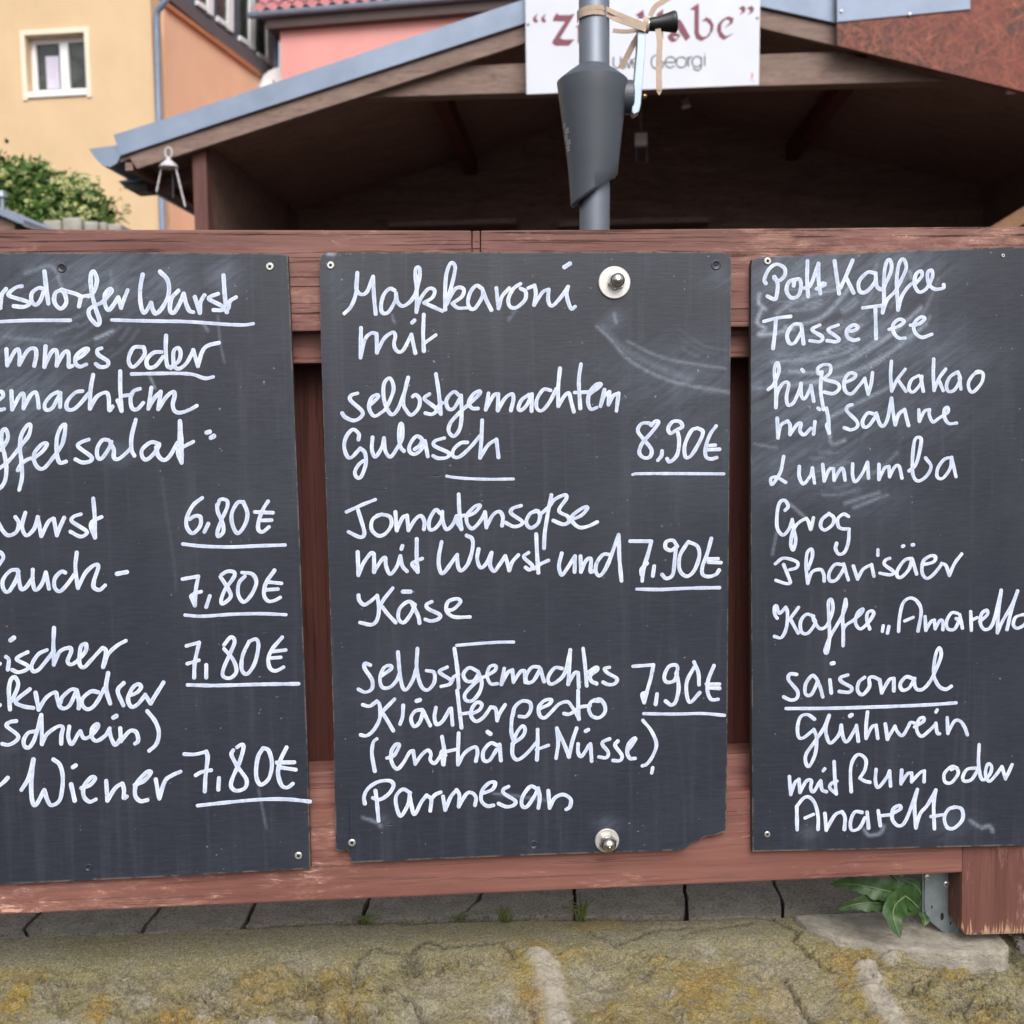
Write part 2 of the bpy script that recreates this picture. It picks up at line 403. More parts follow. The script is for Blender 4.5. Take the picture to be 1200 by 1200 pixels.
WRITING['mid'] = [
 ('menu_text', (390,290), 4.9, """80,465 130,412 165,310 172,178;172,178 165,290 200,330 242,308 283,205;283,205 290,350 302,468
435,302 400,290 360,330 340,400 347,457 390,455 440,372 445,322;445,330 455,382 490,412 540,385 580,330
580,330 605,240 612,160 597,138 580,170 590,300 588,455;588,452 612,370 670,292 715,300 702,350 640,390;640,390 700,415 770,447
790,437 790,300 800,180 832,108 860,140 840,250 800,380;800,402 860,292 918,290 910,342 840,395;840,395 880,425 942,425"""),
 ('menu_text', (540,290), 4.9, """150,290 110,268 70,310 50,380 65,427 100,427 150,350 155,300;155,300 180,370 215,440
250,285 265,430;265,428 290,345 342,285
420,255 370,290 335,360 345,415 390,422 450,370 456,312 420,288
472,287 518,267;518,267 527,320 515,405;515,405 575,315 618,295;618,295 615,375 645,410 715,335 755,275;755,275 745,340 775,430 805,415"""),
 ('menu_text', (540,290), 6.4, """728,138 768,113"""),
 ('menu_text', (390,290), 4.9, """198,565 195,775;195,775 225,650 270,602 308,608;308,608 310,740;310,738 360,642 420,597 440,622 430,680 450,727 492,725 552,615;552,612 580,742
640,472 635,600 640,728;645,672 725,615"""),
 ('menu_text', (390,290), 5.4, """557,529 575,512"""),
 ('menu_text', (390,430), 4.9, """175,185 130,200 125,235 205,310 200,350 150,377 90,355 65,325
268,262 320,212 310,195 270,220 255,290 290,345 342,320 380,280 427,160 402,80 360,120 360,230 400,325 442,320 490,220 530,75;530,75 495,240 520,310 555,337 602,290 612,230 582,195 560,210
680,190 645,225 727,295 700,332 650,325;725,50 745,180 760,332;760,332 735,290 770,252
890,202 850,175 800,230 810,290 850,292 898,215;902,200 905,350 890,440 850,487 815,450 830,390 900,312 962,258 1030,192 1030,170 990,190 955,250 980,290 1022,292"""),
 ('menu_text', (560,420), 4.9, """75,245 55,362;55,360 110,262 143,250;143,250 140,366;140,364 190,282 240,250 250,290 232,366
360,255 310,290 285,345 302,366 342,330 380,250;380,250 377,370
512,225 460,220 415,290 415,350 450,367 502,310 552,215;578,70 565,200 565,337;565,335 610,262 640,245 655,300 675,375
725,40 710,160 720,352;680,240 785,236;790,250 850,202 865,180 830,185 785,240 775,310 795,357 837,345
890,220 862,337;862,335 888,265 925,235;925,235 918,327;918,325 950,265 990,245;990,245 974,370"""),
 ('menu_text', (390,430), 4.9, """180,512 182,470 140,440 95,490 80,560 100,625 130,637 192,573;192,573 225,602 232,680 200,770 170,777 155,740 180,690 215,660
280,495 275,580 300,632 347,560 360,500;360,500 370,590 405,632 452,572 487,500 490,420 477,400 465,470 475,560 500,592
575,580 612,550 627,510 587,488 545,540 538,590 575,614 622,580 648,522;648,520 668,630
785,500 720,520 715,555 815,605 800,637 740,642 705,625
947,530 900,535 850,580 845,627 890,632 962,570 1035,485;1050,375 1045,500 1035,640;1035,638 1092,550 1150,510;1150,510 1156,560 1165,635"""),
 ('underline', (390,430), 4.0, """800,768 850,776 950,785 1100,790 1270,788"""),
 ('price', (690,450), 4.9, """440,290 420,275 370,280 345,330 390,395 440,460 430,512 385,517 355,480 380,410 450,330 490,270 468,262 440,288
515,470 510,505 485,537
612,325 575,347 558,312 590,265 640,265 657,300 618,322;620,322 635,400 620,500 570,547 550,525
762,310 720,330 675,430 680,512 720,502 782,400 802,335 765,310
895,295 850,360 820,450 825,512 860,527 900,517;830,435 890,430;830,463 920,459"""),
 ('underline', (690,450), 4.2, """308,637 350,631 600,630 950,632"""),
 ('menu_text', (390,570), 4.9, """95,180 200,132 300,92;175,160 215,290 220,340 190,357 110,320
345,195 282,230 272,300 320,347 372,330 412,270 402,215 350,198 310,205
440,180 450,310;450,308 490,222 522,205;522,205 532,310;532,308 580,232 620,207 645,250 640,302
755,190 722,165 680,235 680,300 718,297 762,240 770,178;770,190 775,250 800,302 842,270 872,208;885,55 890,180 905,302;905,302 880,262 870,222;870,212 940,202
940,212 1000,182 1037,135 1000,140 945,200 945,260 980,297 1032,250 1070,180;1070,180 1080,290"""),
 ('menu_text', (540,570), 4.9, """180,285 225,202 270,177 295,212 290,277
425,135 365,155 355,190 430,245 420,272 370,282 315,255
545,172 490,190 460,250 490,292 540,262 557,202 532,170 508,182;560,197 622,140 660,92 730,60 742,85 690,170 750,210 762,245 720,267 650,240;637,60 610,200 590,330 585,435
785,232 850,202 890,152 860,150 790,200 780,240 830,287 890,282 960,250"""),
 ('menu_text', (390,570), 4.9, """175,462 180,625;180,622 215,540 268,470 290,478;290,478 290,602;290,600 340,522 368,502 375,562 405,617 452,560 475,490;475,490 490,560 522,597;482,440 490,418
590,370 590,500 598,602;598,602 558,550 580,527 630,507
765,390 745,500 750,580 775,612 832,540 875,480;875,480 880,560 905,592 952,540 982,440 980,370 940,345"""),
 ('menu_text', (540,570), 4.9, """125,440 115,510 140,572 180,540 217,465;217,465 205,550 235,597 272,550 312,490;312,490 325,530 340,592;342,590 362,532 405,482
477,465 443,497 503,557 485,587 455,570;530,335 535,450 545,607;515,580 562,545 617,520
710,470 690,560 710,622 752,570 803,490;803,490 800,602;842,490 845,602;845,600 880,522 915,510 912,600 940,590
1050,480 1000,480 955,540 950,600 980,627 1032,550 1110,340;1110,340 1115,500 1130,665"""),
 ('price', (690,580), 4.9, """290,325 440,326;440,326 415,420 385,520 375,605;412,480 372,520 370,560;460,500 450,570
622,362 592,320 545,330 540,372 577,390 612,368;615,360 605,450 590,560 545,587 515,560
700,330 762,360 777,430 742,530 690,572 640,530 640,430 690,342
862,305 830,420 800,500 800,557 840,574 892,560 917,528;825,450 910,448;840,473 930,476"""),
 ('underline', (690,580), 4.6, """336,662 500,665 700,656 920,652"""),
 ('menu_text', (390,570), 4.9, """180,765 187,802 220,832 262,810 312,768;312,768 325,860 310,940 270,972 190,957;422,715 362,790 330,842;350,850 390,902 442,957
578,832 530,810 470,860 462,930 500,957 552,892 578,832;560,830 600,910 610,962
697,810 660,830 670,860 752,902 742,932 690,947 650,935
798,872 850,862 897,812 870,790 810,812 800,872 850,917 965,918"""),
 ('menu_text', (390,570), 5.6, """492,740 546,740"""),
 ('underline', (400,740), 4.2, """810,98 950,86 1100,76 1212,74"""),
 ('menu_text', (400,740), 4.8, """205,237 167,225 165,260 215,340 215,402 170,427 120,407
285,312 350,262 342,240 300,255 272,330 288,392 342,392 390,342 412,290;398,145 410,280 430,390 460,407 502,340 530,250;535,120 530,260 560,380 605,412 652,360 652,290 598,275
745,250 690,285 767,340 762,370 700,387;795,120 815,260 825,395;780,345 790,320 825,302
962,282 900,255 858,300 880,347 930,347 965,300;965,290 987,360 970,430 920,487 875,482 870,440 920,382 982,330 1020,312 1082,272 1082,240 1042,250 1025,312 1050,367 1097,367"""),
 ('menu_text', (560,740), 4.8, """185,260 165,372;165,370 208,292 243,270;243,270 250,357;250,355 300,282 328,277;328,277 335,357
432,250 380,252 340,310 345,357 390,347 440,262;440,262 465,352
592,260 540,257 495,320 505,367 550,357 612,290 650,130;650,130 635,372;635,370 680,292 705,290;705,290 710,392
740,120 755,250 765,382;770,292 830,252 840,270 790,312 800,350 835,367
927,252 890,262 910,290 977,332 962,367 920,374 880,357"""),
 ('menu_text', (400,740), 4.8, """150,515 200,525 250,490;250,490 270,520 270,610 230,690 180,732 135,727;375,475 285,567;285,567 320,620 365,697
435,520 430,600 412,652;570,550 520,560 490,610 510,667 550,640 577,560;580,570 625,662;665,535 655,600 670,652 712,630 762,545;772,540 782,657
815,415 830,550 845,677;830,582 900,572;908,582 970,552 987,510 950,500 915,550 915,600 950,632 1002,600 1050,532;1050,532 1085,545 1095,627;1095,625 1117,570 1152,515"""),
 ('menu_text', (400,740), 5.6, """528,489 553,481"""),
 ('menu_text', (560,740), 4.8, """250,560 238,620 235,700 245,755;245,592 260,532 310,490 365,500 372,550 340,597 290,597
425,547 500,512 517,480 470,485 430,530 435,590 470,607 520,562 572,510 630,495 662,530 675,560 640,582 605,577
705,415 705,520 710,617;712,615 690,562 720,532 790,522;850,490 800,492 780,540 800,592 850,607 892,570 892,520 860,478 818,482"""),
 ('menu_text', (400,740), 4.8, """250,755 225,780 215,860 235,982
320,890 370,872 407,802 382,795 350,850 355,920 390,967 432,930 480,850 505,840;505,840 520,932;520,930 570,862 610,835 630,862 625,902 655,927 692,880 708,840
708,740 725,850 720,937;735,870 712,880 715,935;700,852 820,827;825,715 820,850 820,937;820,935 870,852 940,812 957,852 945,912
1097,802 1050,785 1000,840 1000,902 1040,907 1092,830;1112,795 1122,907"""),
 ('menu_text', (400,740), 5.6, """1028,706 1048,720"""),
 ('menu_text', (560,740), 4.8, """240,792 312,740 332,690 312,665 270,720 245,800 245,870 280,902 342,860 412,780;420,690 420,800 415,902;410,832 497,800
555,680 565,780 550,892;555,680 610,800 640,882;640,882 665,770 695,680
705,790 705,850 730,877 782,800;792,790 800,912
927,755 880,775 880,802 917,850 902,887 850,882;985,770 965,802 1012,870 1000,907 950,907;1058,832 1107,762 1100,750 1060,790 1050,850 1070,892 1107,892"""),
 ('menu_text', (560,740), 5.6, """757,701 778,690"""),
 ('menu_text', (690,740), 4.4, """380,625 440,700 475,790 452,870 410,930 375,946;450,958 442,995"""),
 ('price', (690,740), 4.8, """310,245 455,235;455,235 435,330 410,420 390,500;405,427 375,442 390,500;480,440 470,512
622,292 602,345 550,357 530,320 560,250 610,235 625,262 612,297;620,300 632,400 612,490 580,517 540,490
740,252 690,350 690,450 715,497 780,430;740,215 770,290 775,375
880,240 840,340 835,420 860,477 910,477;825,370 920,370;840,397 920,399"""),
 ('underline', (690,740), 4.4, """386,578 600,581 800,577 955,590"""),
 ('menu_text', (380,860), 4.9, """285,490 280,440 310,382 380,337 460,330 487,365 450,425 390,462 340,450;360,400 370,480 382,612
605,415 552,390 505,440 510,520 540,577 590,492 600,430;600,430 612,500 635,567 682,480 720,432;720,432 752,462 745,542;750,462 780,428 820,410
835,440 850,537;850,535 890,442 930,395;930,395 950,430 945,512;945,510 1000,422 1040,415 1067,450 1060,502"""),
 ('menu_text', (540,860), 4.9, """142,422 220,392 242,345 200,345 150,400 145,470 185,507 230,502
337,370 300,390 305,420 382,470 370,502 320,512 265,490
540,390 490,370 435,440 430,502 465,512 522,430 545,382;545,390 555,450 545,522
615,400 625,522;625,520 660,452 720,427 772,460 767,512 740,532"""),
]
WRITING['right'] = [
 ('menu_text', (870,280), 4.9, """165,312 155,285 185,215 240,178 295,205 298,255 260,292 225,280 225,262 248,320 240,400 225,425 175,402
388,282 330,300 310,360 340,412 390,402 412,340 402,285 368,290 360,330
458,155 455,280 462,405;435,347 480,322 535,172;535,172 535,280 548,385;520,352 582,320 562,312
648,155 665,280 680,385;775,150 720,280 690,342;730,272 782,380
932,242 880,235 820,300 825,367 870,372 932,302 937,240;937,260 945,332 977,355 1002,330"""),
 ('menu_text', (1000,280), 4.6, """220,332 267,220 262,155 240,150 220,220 215,330 215,430 205,520;205,520 235,432 292,370 340,282 372,200 350,140 320,180 305,300 315,500;315,500 342,402 400,322 442,310
442,310 482,260 475,225 440,250 430,320 460,372 502,360 532,322 557,262 550,220 522,240 530,312 570,352 632,345 635,322"""),
 ('menu_text', (870,280), 4.8, """150,580 250,555 340,545;235,560 230,650 215,770
412,600 360,602 315,670 330,732 370,727 422,640;415,610 430,737
545,605 495,630 500,650 562,690 545,722 475,715;675,605 610,630 610,650 677,700 660,722 595,715
732,652 790,642 812,620 780,605 735,640 740,690 780,712 817,705;845,485 980,468;935,480 940,702"""),
 ('menu_text', (1000,280), 4.8, """250,637 322,612 357,580 322,565 280,602 285,660 320,697 365,697
400,607 462,597 502,560 472,550 430,590 430,650 480,692 552,670"""),
 ('menu_text', (870,280), 4.5, """180,1060 220,1022 257,930 245,870 225,920 235,1050 235,1187;235,1185 245,1082 290,1012 325,1020 310,1110 320,1167 360,1150 402,1060 412,1015;412,1020 415,1102 440,1122 482,1040;482,1030 502,1142;418,918 430,932
535,947 530,910 570,885 617,890 617,940 580,985 662,1012 682,1050 640,1087 575,1077;558,935 550,1060 570,1200
716,1012 782,982 792,950 750,945 715,1000 725,1072 770,1087 822,1030 860,985;860,980 885,1092;885,1090 905,1020 915,940"""),
 ('menu_text', (1000,410), 4.4, """268,80 262,180 270,290;270,288 302,220 365,135;315,212 370,292
462,180 410,210 390,270 420,297 472,240 482,185;475,195 492,292
565,65 562,180 568,285;568,280 602,200 650,135;600,212 632,287
732,155 680,190 655,250 670,292 712,280 752,210 735,155;745,190 757,277
902,155 850,170 810,230 820,287 850,292 902,230 912,170 880,150 860,158"""),
 ('menu_text', (880,440), 4.6, """185,300 190,440;190,438 210,352 258,320;258,320 275,350 275,415;275,413 328,342 352,340 345,390 375,417 422,370;450,325 440,412;472,230 484,240
530,230 545,310 550,407;550,407 532,352 545,332
712,205 682,215 675,250 742,320 747,360 705,382 655,367
862,270 820,265 785,320 795,362 830,352 882,280;882,265 902,332 930,357 962,300 987,162;988,160 1000,260 1015,347;1015,345 1040,272 1080,240;1080,240 1092,290 1108,352"""),
 ('menu_text', (1000,410), 4.4, """460,420 465,502;465,500 500,432 535,420;535,420 535,460 560,507 602,480 662,440 662,405 640,420 640,470 670,517 727,515"""),
 ('menu_text', (880,440), 4.4, """230,570 210,670 170,742 145,767 140,725 180,715 245,752
340,640 340,710 370,762 420,702 432,650;432,650 447,757;505,625 515,742;515,740 550,662 580,655;580,655 585,737;585,735 630,657 650,665 662,737
715,620 715,702 735,747 782,690 817,615;820,610 827,722;900,625 900,732;900,730 940,652 970,640;970,640 975,712;975,710 1012,642 1042,640 1062,722"""),
 ('menu_text', (1000,410), 4.4, """390,852 442,800 477,650 462,615 430,640 415,780 420,880 455,922 512,890 547,820 508,760
692,755 640,770 595,830 590,892 630,902 682,830 692,755;692,760 722,892"""),
 ('menu_text', (880,580), 4.5, """240,108 262,80 240,40 205,50 185,120 185,230 225,282 267,240 290,178;290,172 302,250 315,320 297,387 280,340 300,242 342,190 390,165;390,165 405,190 420,242;422,240 440,160
552,130 502,170 490,220 520,247 572,210 582,160 547,130
687,152 650,135 610,170 615,220 640,237 690,240;690,240 685,330 660,400 620,417 595,380 602,340"""),
 ('menu_text', (880,580), 4.4, """170,485 230,445 322,470 322,510 270,527;230,490 270,590 275,620 240,622 175,600
402,520 432,430 425,380 395,410 388,500 400,622;400,620 430,542 490,525 512,560 515,607
642,490 590,490 550,550 555,602 600,597 652,520 652,485;652,490 670,550 685,597;720,500 750,592;750,590 790,522 848,490;848,490 865,572;893,385 893,425
977,445 945,460 940,490 1002,540 980,562 905,550
1132,445 1080,460 1030,530 1030,572 1060,577 1112,520 1132,450;1135,455 1165,557"""),
 ('menu_text', (880,580), 5.2, """1066,362 1074,358;1134,352 1143,350"""),
 ('menu_text', (1000,610), 4.4, """482,312 562,292 577,255 540,250 490,290 485,370 520,407 572,370 620,308;620,302 652,318 675,387;675,385 712,302 762,235"""),
 ('menu_text', (880,580), 4.4, """185,867 168,840 165,790 180,780 200,832 245,790;245,790 257,830 250,930 215,1002 165,995;335,790 275,872;275,870 332,972
442,852 390,840 350,890 355,962 400,972 452,902 435,860;440,880 480,937 522,930 552,880 577,800 565,735 545,760 550,900 552,1010 537,1110 520,1090 560,992 602,920 642,850 668,780 666,735;666,735 645,850 650,980 648,1062;648,1060 655,935 722,880
722,880 777,830 787,800 750,830 735,900 770,942 822,900 862,840 850,815 820,830 815,880 835,942;930,920 924,960;970,925 960,972"""),
 ('menu_text', (1000,610), 4.4, """318,780 325,680 350,580 400,545 450,570 477,640 455,777;360,707 422,680
505,675 510,772;510,770 545,712 570,700;570,700 575,762;575,760 610,702 628,710 630,767
732,652 690,650 655,710 665,762 712,762 742,700 722,690;747,660 767,757;825,640 830,772;830,702 872,682
888,712 942,662 937,630 900,660 895,730 930,767 982,720 1040,490;1040,490 1020,650 1012,790;1012,790 1052,702 1112,600 1155,495;1155,495 1115,620 1080,767
1197,660 1142,680 1125,730 1150,757 1200,735 1226,690 1199,661"""),
 ('menu_text', (890,770), 4.7, """262,122 215,120 205,160 267,240 262,290 220,302 170,280
402,152 370,130 325,190 325,260 365,262 412,170;405,160 430,222 445,280;495,160 505,252
622,125 570,145 580,175 647,215 630,247 560,242
740,142 700,175 690,235 725,264 772,210 772,150 800,140 845,160;845,160 860,252;860,250 910,162 945,150;945,150 945,237
1082,152 1030,140 990,190 1005,232 1052,217 1092,150"""),
 ('menu_text', (890,770), 5.6, """506,46 522,42"""),
 ('menu_text', (1000,610), 4.6, """425,1112 440,1180 490,1185 550,1112 615,960 605,895 577,950 565,1080 600,1162 650,1187 690,1165"""),
 ('underline', (890,770), 4.8, """186,362 500,360 900,348 1200,335 1383,322"""),
 ('menu_text', (890,770), 4.6, """387,437 340,405 290,420 268,490 275,560 310,567 382,510;382,510 402,570 392,680 350,767 325,740 330,680 392,590 452,500 490,410;490,410 465,500 480,582 507,602 562,540 575,480;575,480 590,570 620,592 682,490;682,480 695,592
760,385 750,480 750,572;750,570 790,492 820,480;820,480 832,572;885,470 900,577"""),
 ('menu_text', (890,770), 5.6, """636,415 650,406"""),
 ('menu_text', (1000,810), 4.4, """240,335 293,245;293,245 310,285 345,312 385,252 402,220 440,227;430,252 492,212 492,185 460,200 445,270 480,317 542,270 580,230;580,225 590,292 607,300;580,147 590,130
660,185 665,297;665,295 710,212 750,210 782,252 802,307"""),
 ('menu_text', (890,770), 4.5, """210,840 220,967;220,965 250,882 278,860;278,860 285,952;285,950 330,872 365,870 360,920 380,947 422,880;430,870 440,932 472,947;447,800 460,785
525,735 530,850 540,962;540,960 495,922 505,890 545,872
645,947 640,800 660,720 700,685 747,720 742,790 705,852;705,850 740,872 777,880
820,790 815,870 835,917 892,850 915,800;915,800 922,907;1000,795 995,892;995,890 1040,822 1070,815;1070,815 1070,877;1070,875 1130,812 1160,800;1160,800 1157,877"""),
 ('menu_text', (1000,810), 4.4, """732,542 690,530 640,580 645,637 690,642 737,580 722,540 688,552
862,540 800,550 770,600 780,632 830,622 872,560;885,375 880,500 895,602 922,622 962,580 972,530 947,510 930,560 935,612 960,632 1002,590 1042,535;1045,530 1070,617;1070,615 1092,570 1117,515"""),
 ('menu_text', (890,770), 4.6, """265,1215 262,1050;268,1042 310,992 350,985 390,1030 412,1120 412,1212;320,1132 382,1105
460,1100 470,1217;470,1215 530,1112 580,1087;580,1087 602,1130 597,1212
722,1092 670,1090 640,1160 650,1217 702,1202 742,1130;757,1090 767,1202"""),
 ('menu_text', (1000,810), 4.6, """175,840 190,947;185,877 272,867;272,862 332,827 322,805 280,830 275,902 320,947 372,902 450,692;450,690 430,800 440,962;440,960 470,862 520,802 580,695;580,695 565,800 570,967;545,882 640,867
722,815 670,830 640,890 660,957 710,962 767,902 762,830 708,812"""),
]
# ------------------------------------------------------------------ spline helpers
def catmull(pts, step=1.1):
    P = [np.array(p, float) for p in pts]
    if len(P) == 2:
        n = max(3, int(np.linalg.norm(P[1] - P[0]) / step) + 1)
        return [P[0] + (P[1] - P[0]) * i / (n - 1) for i in range(n)]
    Q = [2 * P[0] - P[1]] + P + [2 * P[-1] - P[-2]]
    out = []
    for i in range(1, len(Q) - 2):
        p0, p1, p2, p3 = Q[i - 1], Q[i], Q[i + 1], Q[i + 2]
        n = max(2, int(np.linalg.norm(p2 - p1) / step) + 1)
        for k in range(n):
            t = k / n
            out.append(0.5 * ((2 * p1) + (-p0 + p2) * t + (2 * p0 - 5 * p1 + 4 * p2 - p3) * t * t + (-p0 + 3 * p1 - 3 * p2 + p3) * t ** 3))
    out.append(P[-1])
    return out

_cnt = [0]
def stroke_mesh(mb, pts, width, Y, mapper, raise_=0.00009, wob=0.16):
    """a painted line: raised ribbon with round ends lying on a plane"""
    S = catmull(pts)
    _cnt[0] += 1
    base = -0.00006 - 0.000012 * (_cnt[0] % 17)
    n = len(S)
    secs = []
    ph = random.uniform(0, 50)
    for i, p in enumerate(S):
        t = S[min(i + 1, n - 1)] - S[max(i - 1, 0)]
        L = np.linalg.norm(t); t = t / L if L > 1e-6 else np.array([1, 0.0])
        w = 0.94 * width * (0.84 + 0.16 * abs(t[1] * 0.85 + t[0] * 0.3)) * (1 + wob * mn.noise(Vector((i * 0.12, ph, _cnt[0] * 3.1))))
        secs.append((p, t, w * 0.5))
    ends = []
    for k in (3, 2, 1):
        a = k / 3.0
        q = math.sqrt(max(0.0, 1 - a * a)) if k < 3 else 0.12
        ends.append((a, q))
    p, t, h = secs[0]; pre = [(p - t * h * a, t, h * q) for a, q in ends]
    p, t, h = secs[-1]; post = [(p + t * h * a, t, h * q) for a, q in reversed(ends)]
    secs = pre + secs + post
    vs_ = []
    for p, t, h in secs:
        nx = np.array([-t[1], t[0]])
        for k, (o, z) in enumerate(((-1, 0), (-0.62, 0.8), (0, 1.0), (0.62, 0.8), (1, 0))):
            c = p + nx * h * o
            vs_.append(mapper(c[0], c[1], Y + base - raise_ * z * min(1, h / 1.5)))
    fs = []
    for i in range(len(secs) - 1):
        for k in range(4):
            a = i * 5 + k
            fs.append((a, a + 1, a + 6, a + 5))
    mb.add(vs_, fs)

def parse(s): return [[tuple(float(c) for c in q.split(',')) for q in st.split()] for st in s.replace('\n', ';').split(';') if st.strip()]

# ------------------------------------------------------------------ chalkboards
def board_mat():
    t = NT('chalkboard_paint')
    g = t.noise(5, t.mapping((9, 75, 75)), 6, 0.72, 0.4)
    g2 = t.noise(9, t.mapping((16, 120, 120)), 4, 0.7)
    drip = t.noise(9, t.mapping((9, 9, 0.5)), 4, 0.6, 0.3)
    blot = t.noise(7, None, 5, 0.6)
    col = t.ramp(g, [(0.28, srgb(32, 35, 44)), (0.5, srgb(39, 43, 54)), (0.72, srgb(46, 50, 62))])
    col = t.mix(t.math('MULTIPLY', t.ramp(drip, [(0.52, 0.0), (0.75, 1.0)]), 0.20), col, srgb(88, 90, 100))
    col = t.mix(t.math('MULTIPLY', t.ramp(blot, [(0.5, 0.0), (0.8, 1.0)]), 0.30), col, srgb(70, 74, 84))
    # pinholes, scuffs and short grain cracks
    sp = t.noise(210, None, 2, 0.5); sp2 = t.noise(15, None, 2, 0.5)
    col = t.mix(t.math('MULTIPLY', t.ramp(t.math('ADD', sp, t.math('MULTIPLY', sp2, 0.12)), [(0.815, 0.0), (0.84, 1.0)]), 0.5), col, srgb(150, 152, 160))
    ck = t.ramp(t.noise(30, t.mapping((1.1, 8, 8)), 3, 0.6), [(0.275, 1.0), (0.30, 0.0)])
    col = t.mix(t.math('MULTIPLY', ck, 0.6), col, srgb(34, 33, 38))
    # chalk left from wiping: painted as a vertex attribute, broken up by wipe streaks
    ch = t.sep(t.attr('chalk'))
    st = t.noise(10, t.mapping((2.2, 16, 16), src=t.mapping((1, 1, 1), rot=(0, R(34), 0))), 6, 0.75, 0.5)
    soft = t.math('MULTIPLY', ch[0], t.ramp(st, [(0.34, 0.12), (0.68, 1.0)]))
    lin = t.math('MULTIPLY', ch[1], t.ramp(t.noise(320, None, 4, 0.7), [(0.30, 0.35), (0.6, 1.0)]))
    edge = t.math('MULTIPLY', ch[2], t.ramp(t.noise(60, None, 4, 0.7), [(0.46, 0.0), (0.56, 1.0)]))
    col = t.mix(t.math('MULTIPLY', soft, 0.36), col, srgb(150, 164, 184))
    col = t.mix(t.math('MULTIPLY', lin, 0.7), col, srgb(170, 182, 198))
    col = t.mix(t.math('MULTIPLY', edge, 0.4), col, srgb(152, 132, 116))
    t.set('Base Color', col)
    t.set('Roughness', t.math('ADD', 0.30, t.math('MULTIPLY', blot, 0.22)))
    t.set('Specular IOR Level', 0.5)
    t.bump(t.math('ADD', g, t.math('MULTIPLY', t.noise(340, None, 4, 0.7), 0.5)), 0.20, 0.0007)
    col = t.mix(t.math('MULTIPLY', t.ramp(g2, [(0.36, 1.0), (0.44, 0.0)]), 0.3), col, srgb(30, 31, 37)); t.set('Base Color', col)
    t.bump(t.math('MULTIPLY', ck, -1.0), 0.4, 0.0008)
    return t.mat
M['board'] = board_mat()
def ink_mat(name, c1, c2):
    t = NT(name)
    n = t.noise(420, None, 4, 0.7); n2 = t.noise(70, None, 5, 0.7); n3 = t.noise(150, t.mapping((1.0, 1, 0.35)), 4, 0.7)
    c = t.ramp(n2, [(0.34, c1), (0.6, c2)])
    c = t.mix(t.math('MULTIPLY', t.ramp(n3, [(0.36, 1.0), (0.52, 0.0)]), 0.55), c, srgb(158, 168, 190))
    core = t.sep(t.attr('core'))[0]
    c = t.mix(t.math('MULTIPLY', core, t.ramp(t.noise(110, None, 4, 0.7), [(0.3, 0.2), (0.62, 0.85)])), c, srgb(168, 180, 204))
    c = t.mix(t.math('MULTIPLY', t.ramp(n, [(0.30, 1.0), (0.40, 0.0)]), 0.7), c, srgb(118, 122, 136))
    t.set('Base Color', c); t.set('Roughness', 0.75); t.set('Specular IOR Level', 0.2)
    return t.mat
M['ink'] = ink_mat('white_chalk_marker', srgb(196, 206, 226), srgb(222, 229, 241))
M['ink_line'] = ink_mat('white_chalk_marker_line', srgb(190, 198, 222), srgb(212, 218, 236))

def resample(pl, n):
    P = np.array(pl, float)
    d = np.concatenate([[0], np.cumsum(np.linalg.norm(np.diff(P, axis=0), axis=1))])
    t = np.linspace(0, d[-1], n)
    return np.stack([np.interp(t, d, P[:, 0]), np.interp(t, d, P[:, 1])], 1)

def seg_dist(X, Z, pl):
    best = np.full(X.shape, 1e9)
    for (ax, az), (bx, bz) in zip(pl[:-1], pl[1:]):
        dx, dz = bx - ax, bz - az
        L = dx * dx + dz * dz + 1e-9
        tt = np.clip(((X - ax) * dx + (Z - az) * dz) / L, 0, 1)
        best = np.minimum(best, np.hypot(X - ax - tt * dx, Z - az - tt * dz))
    return best

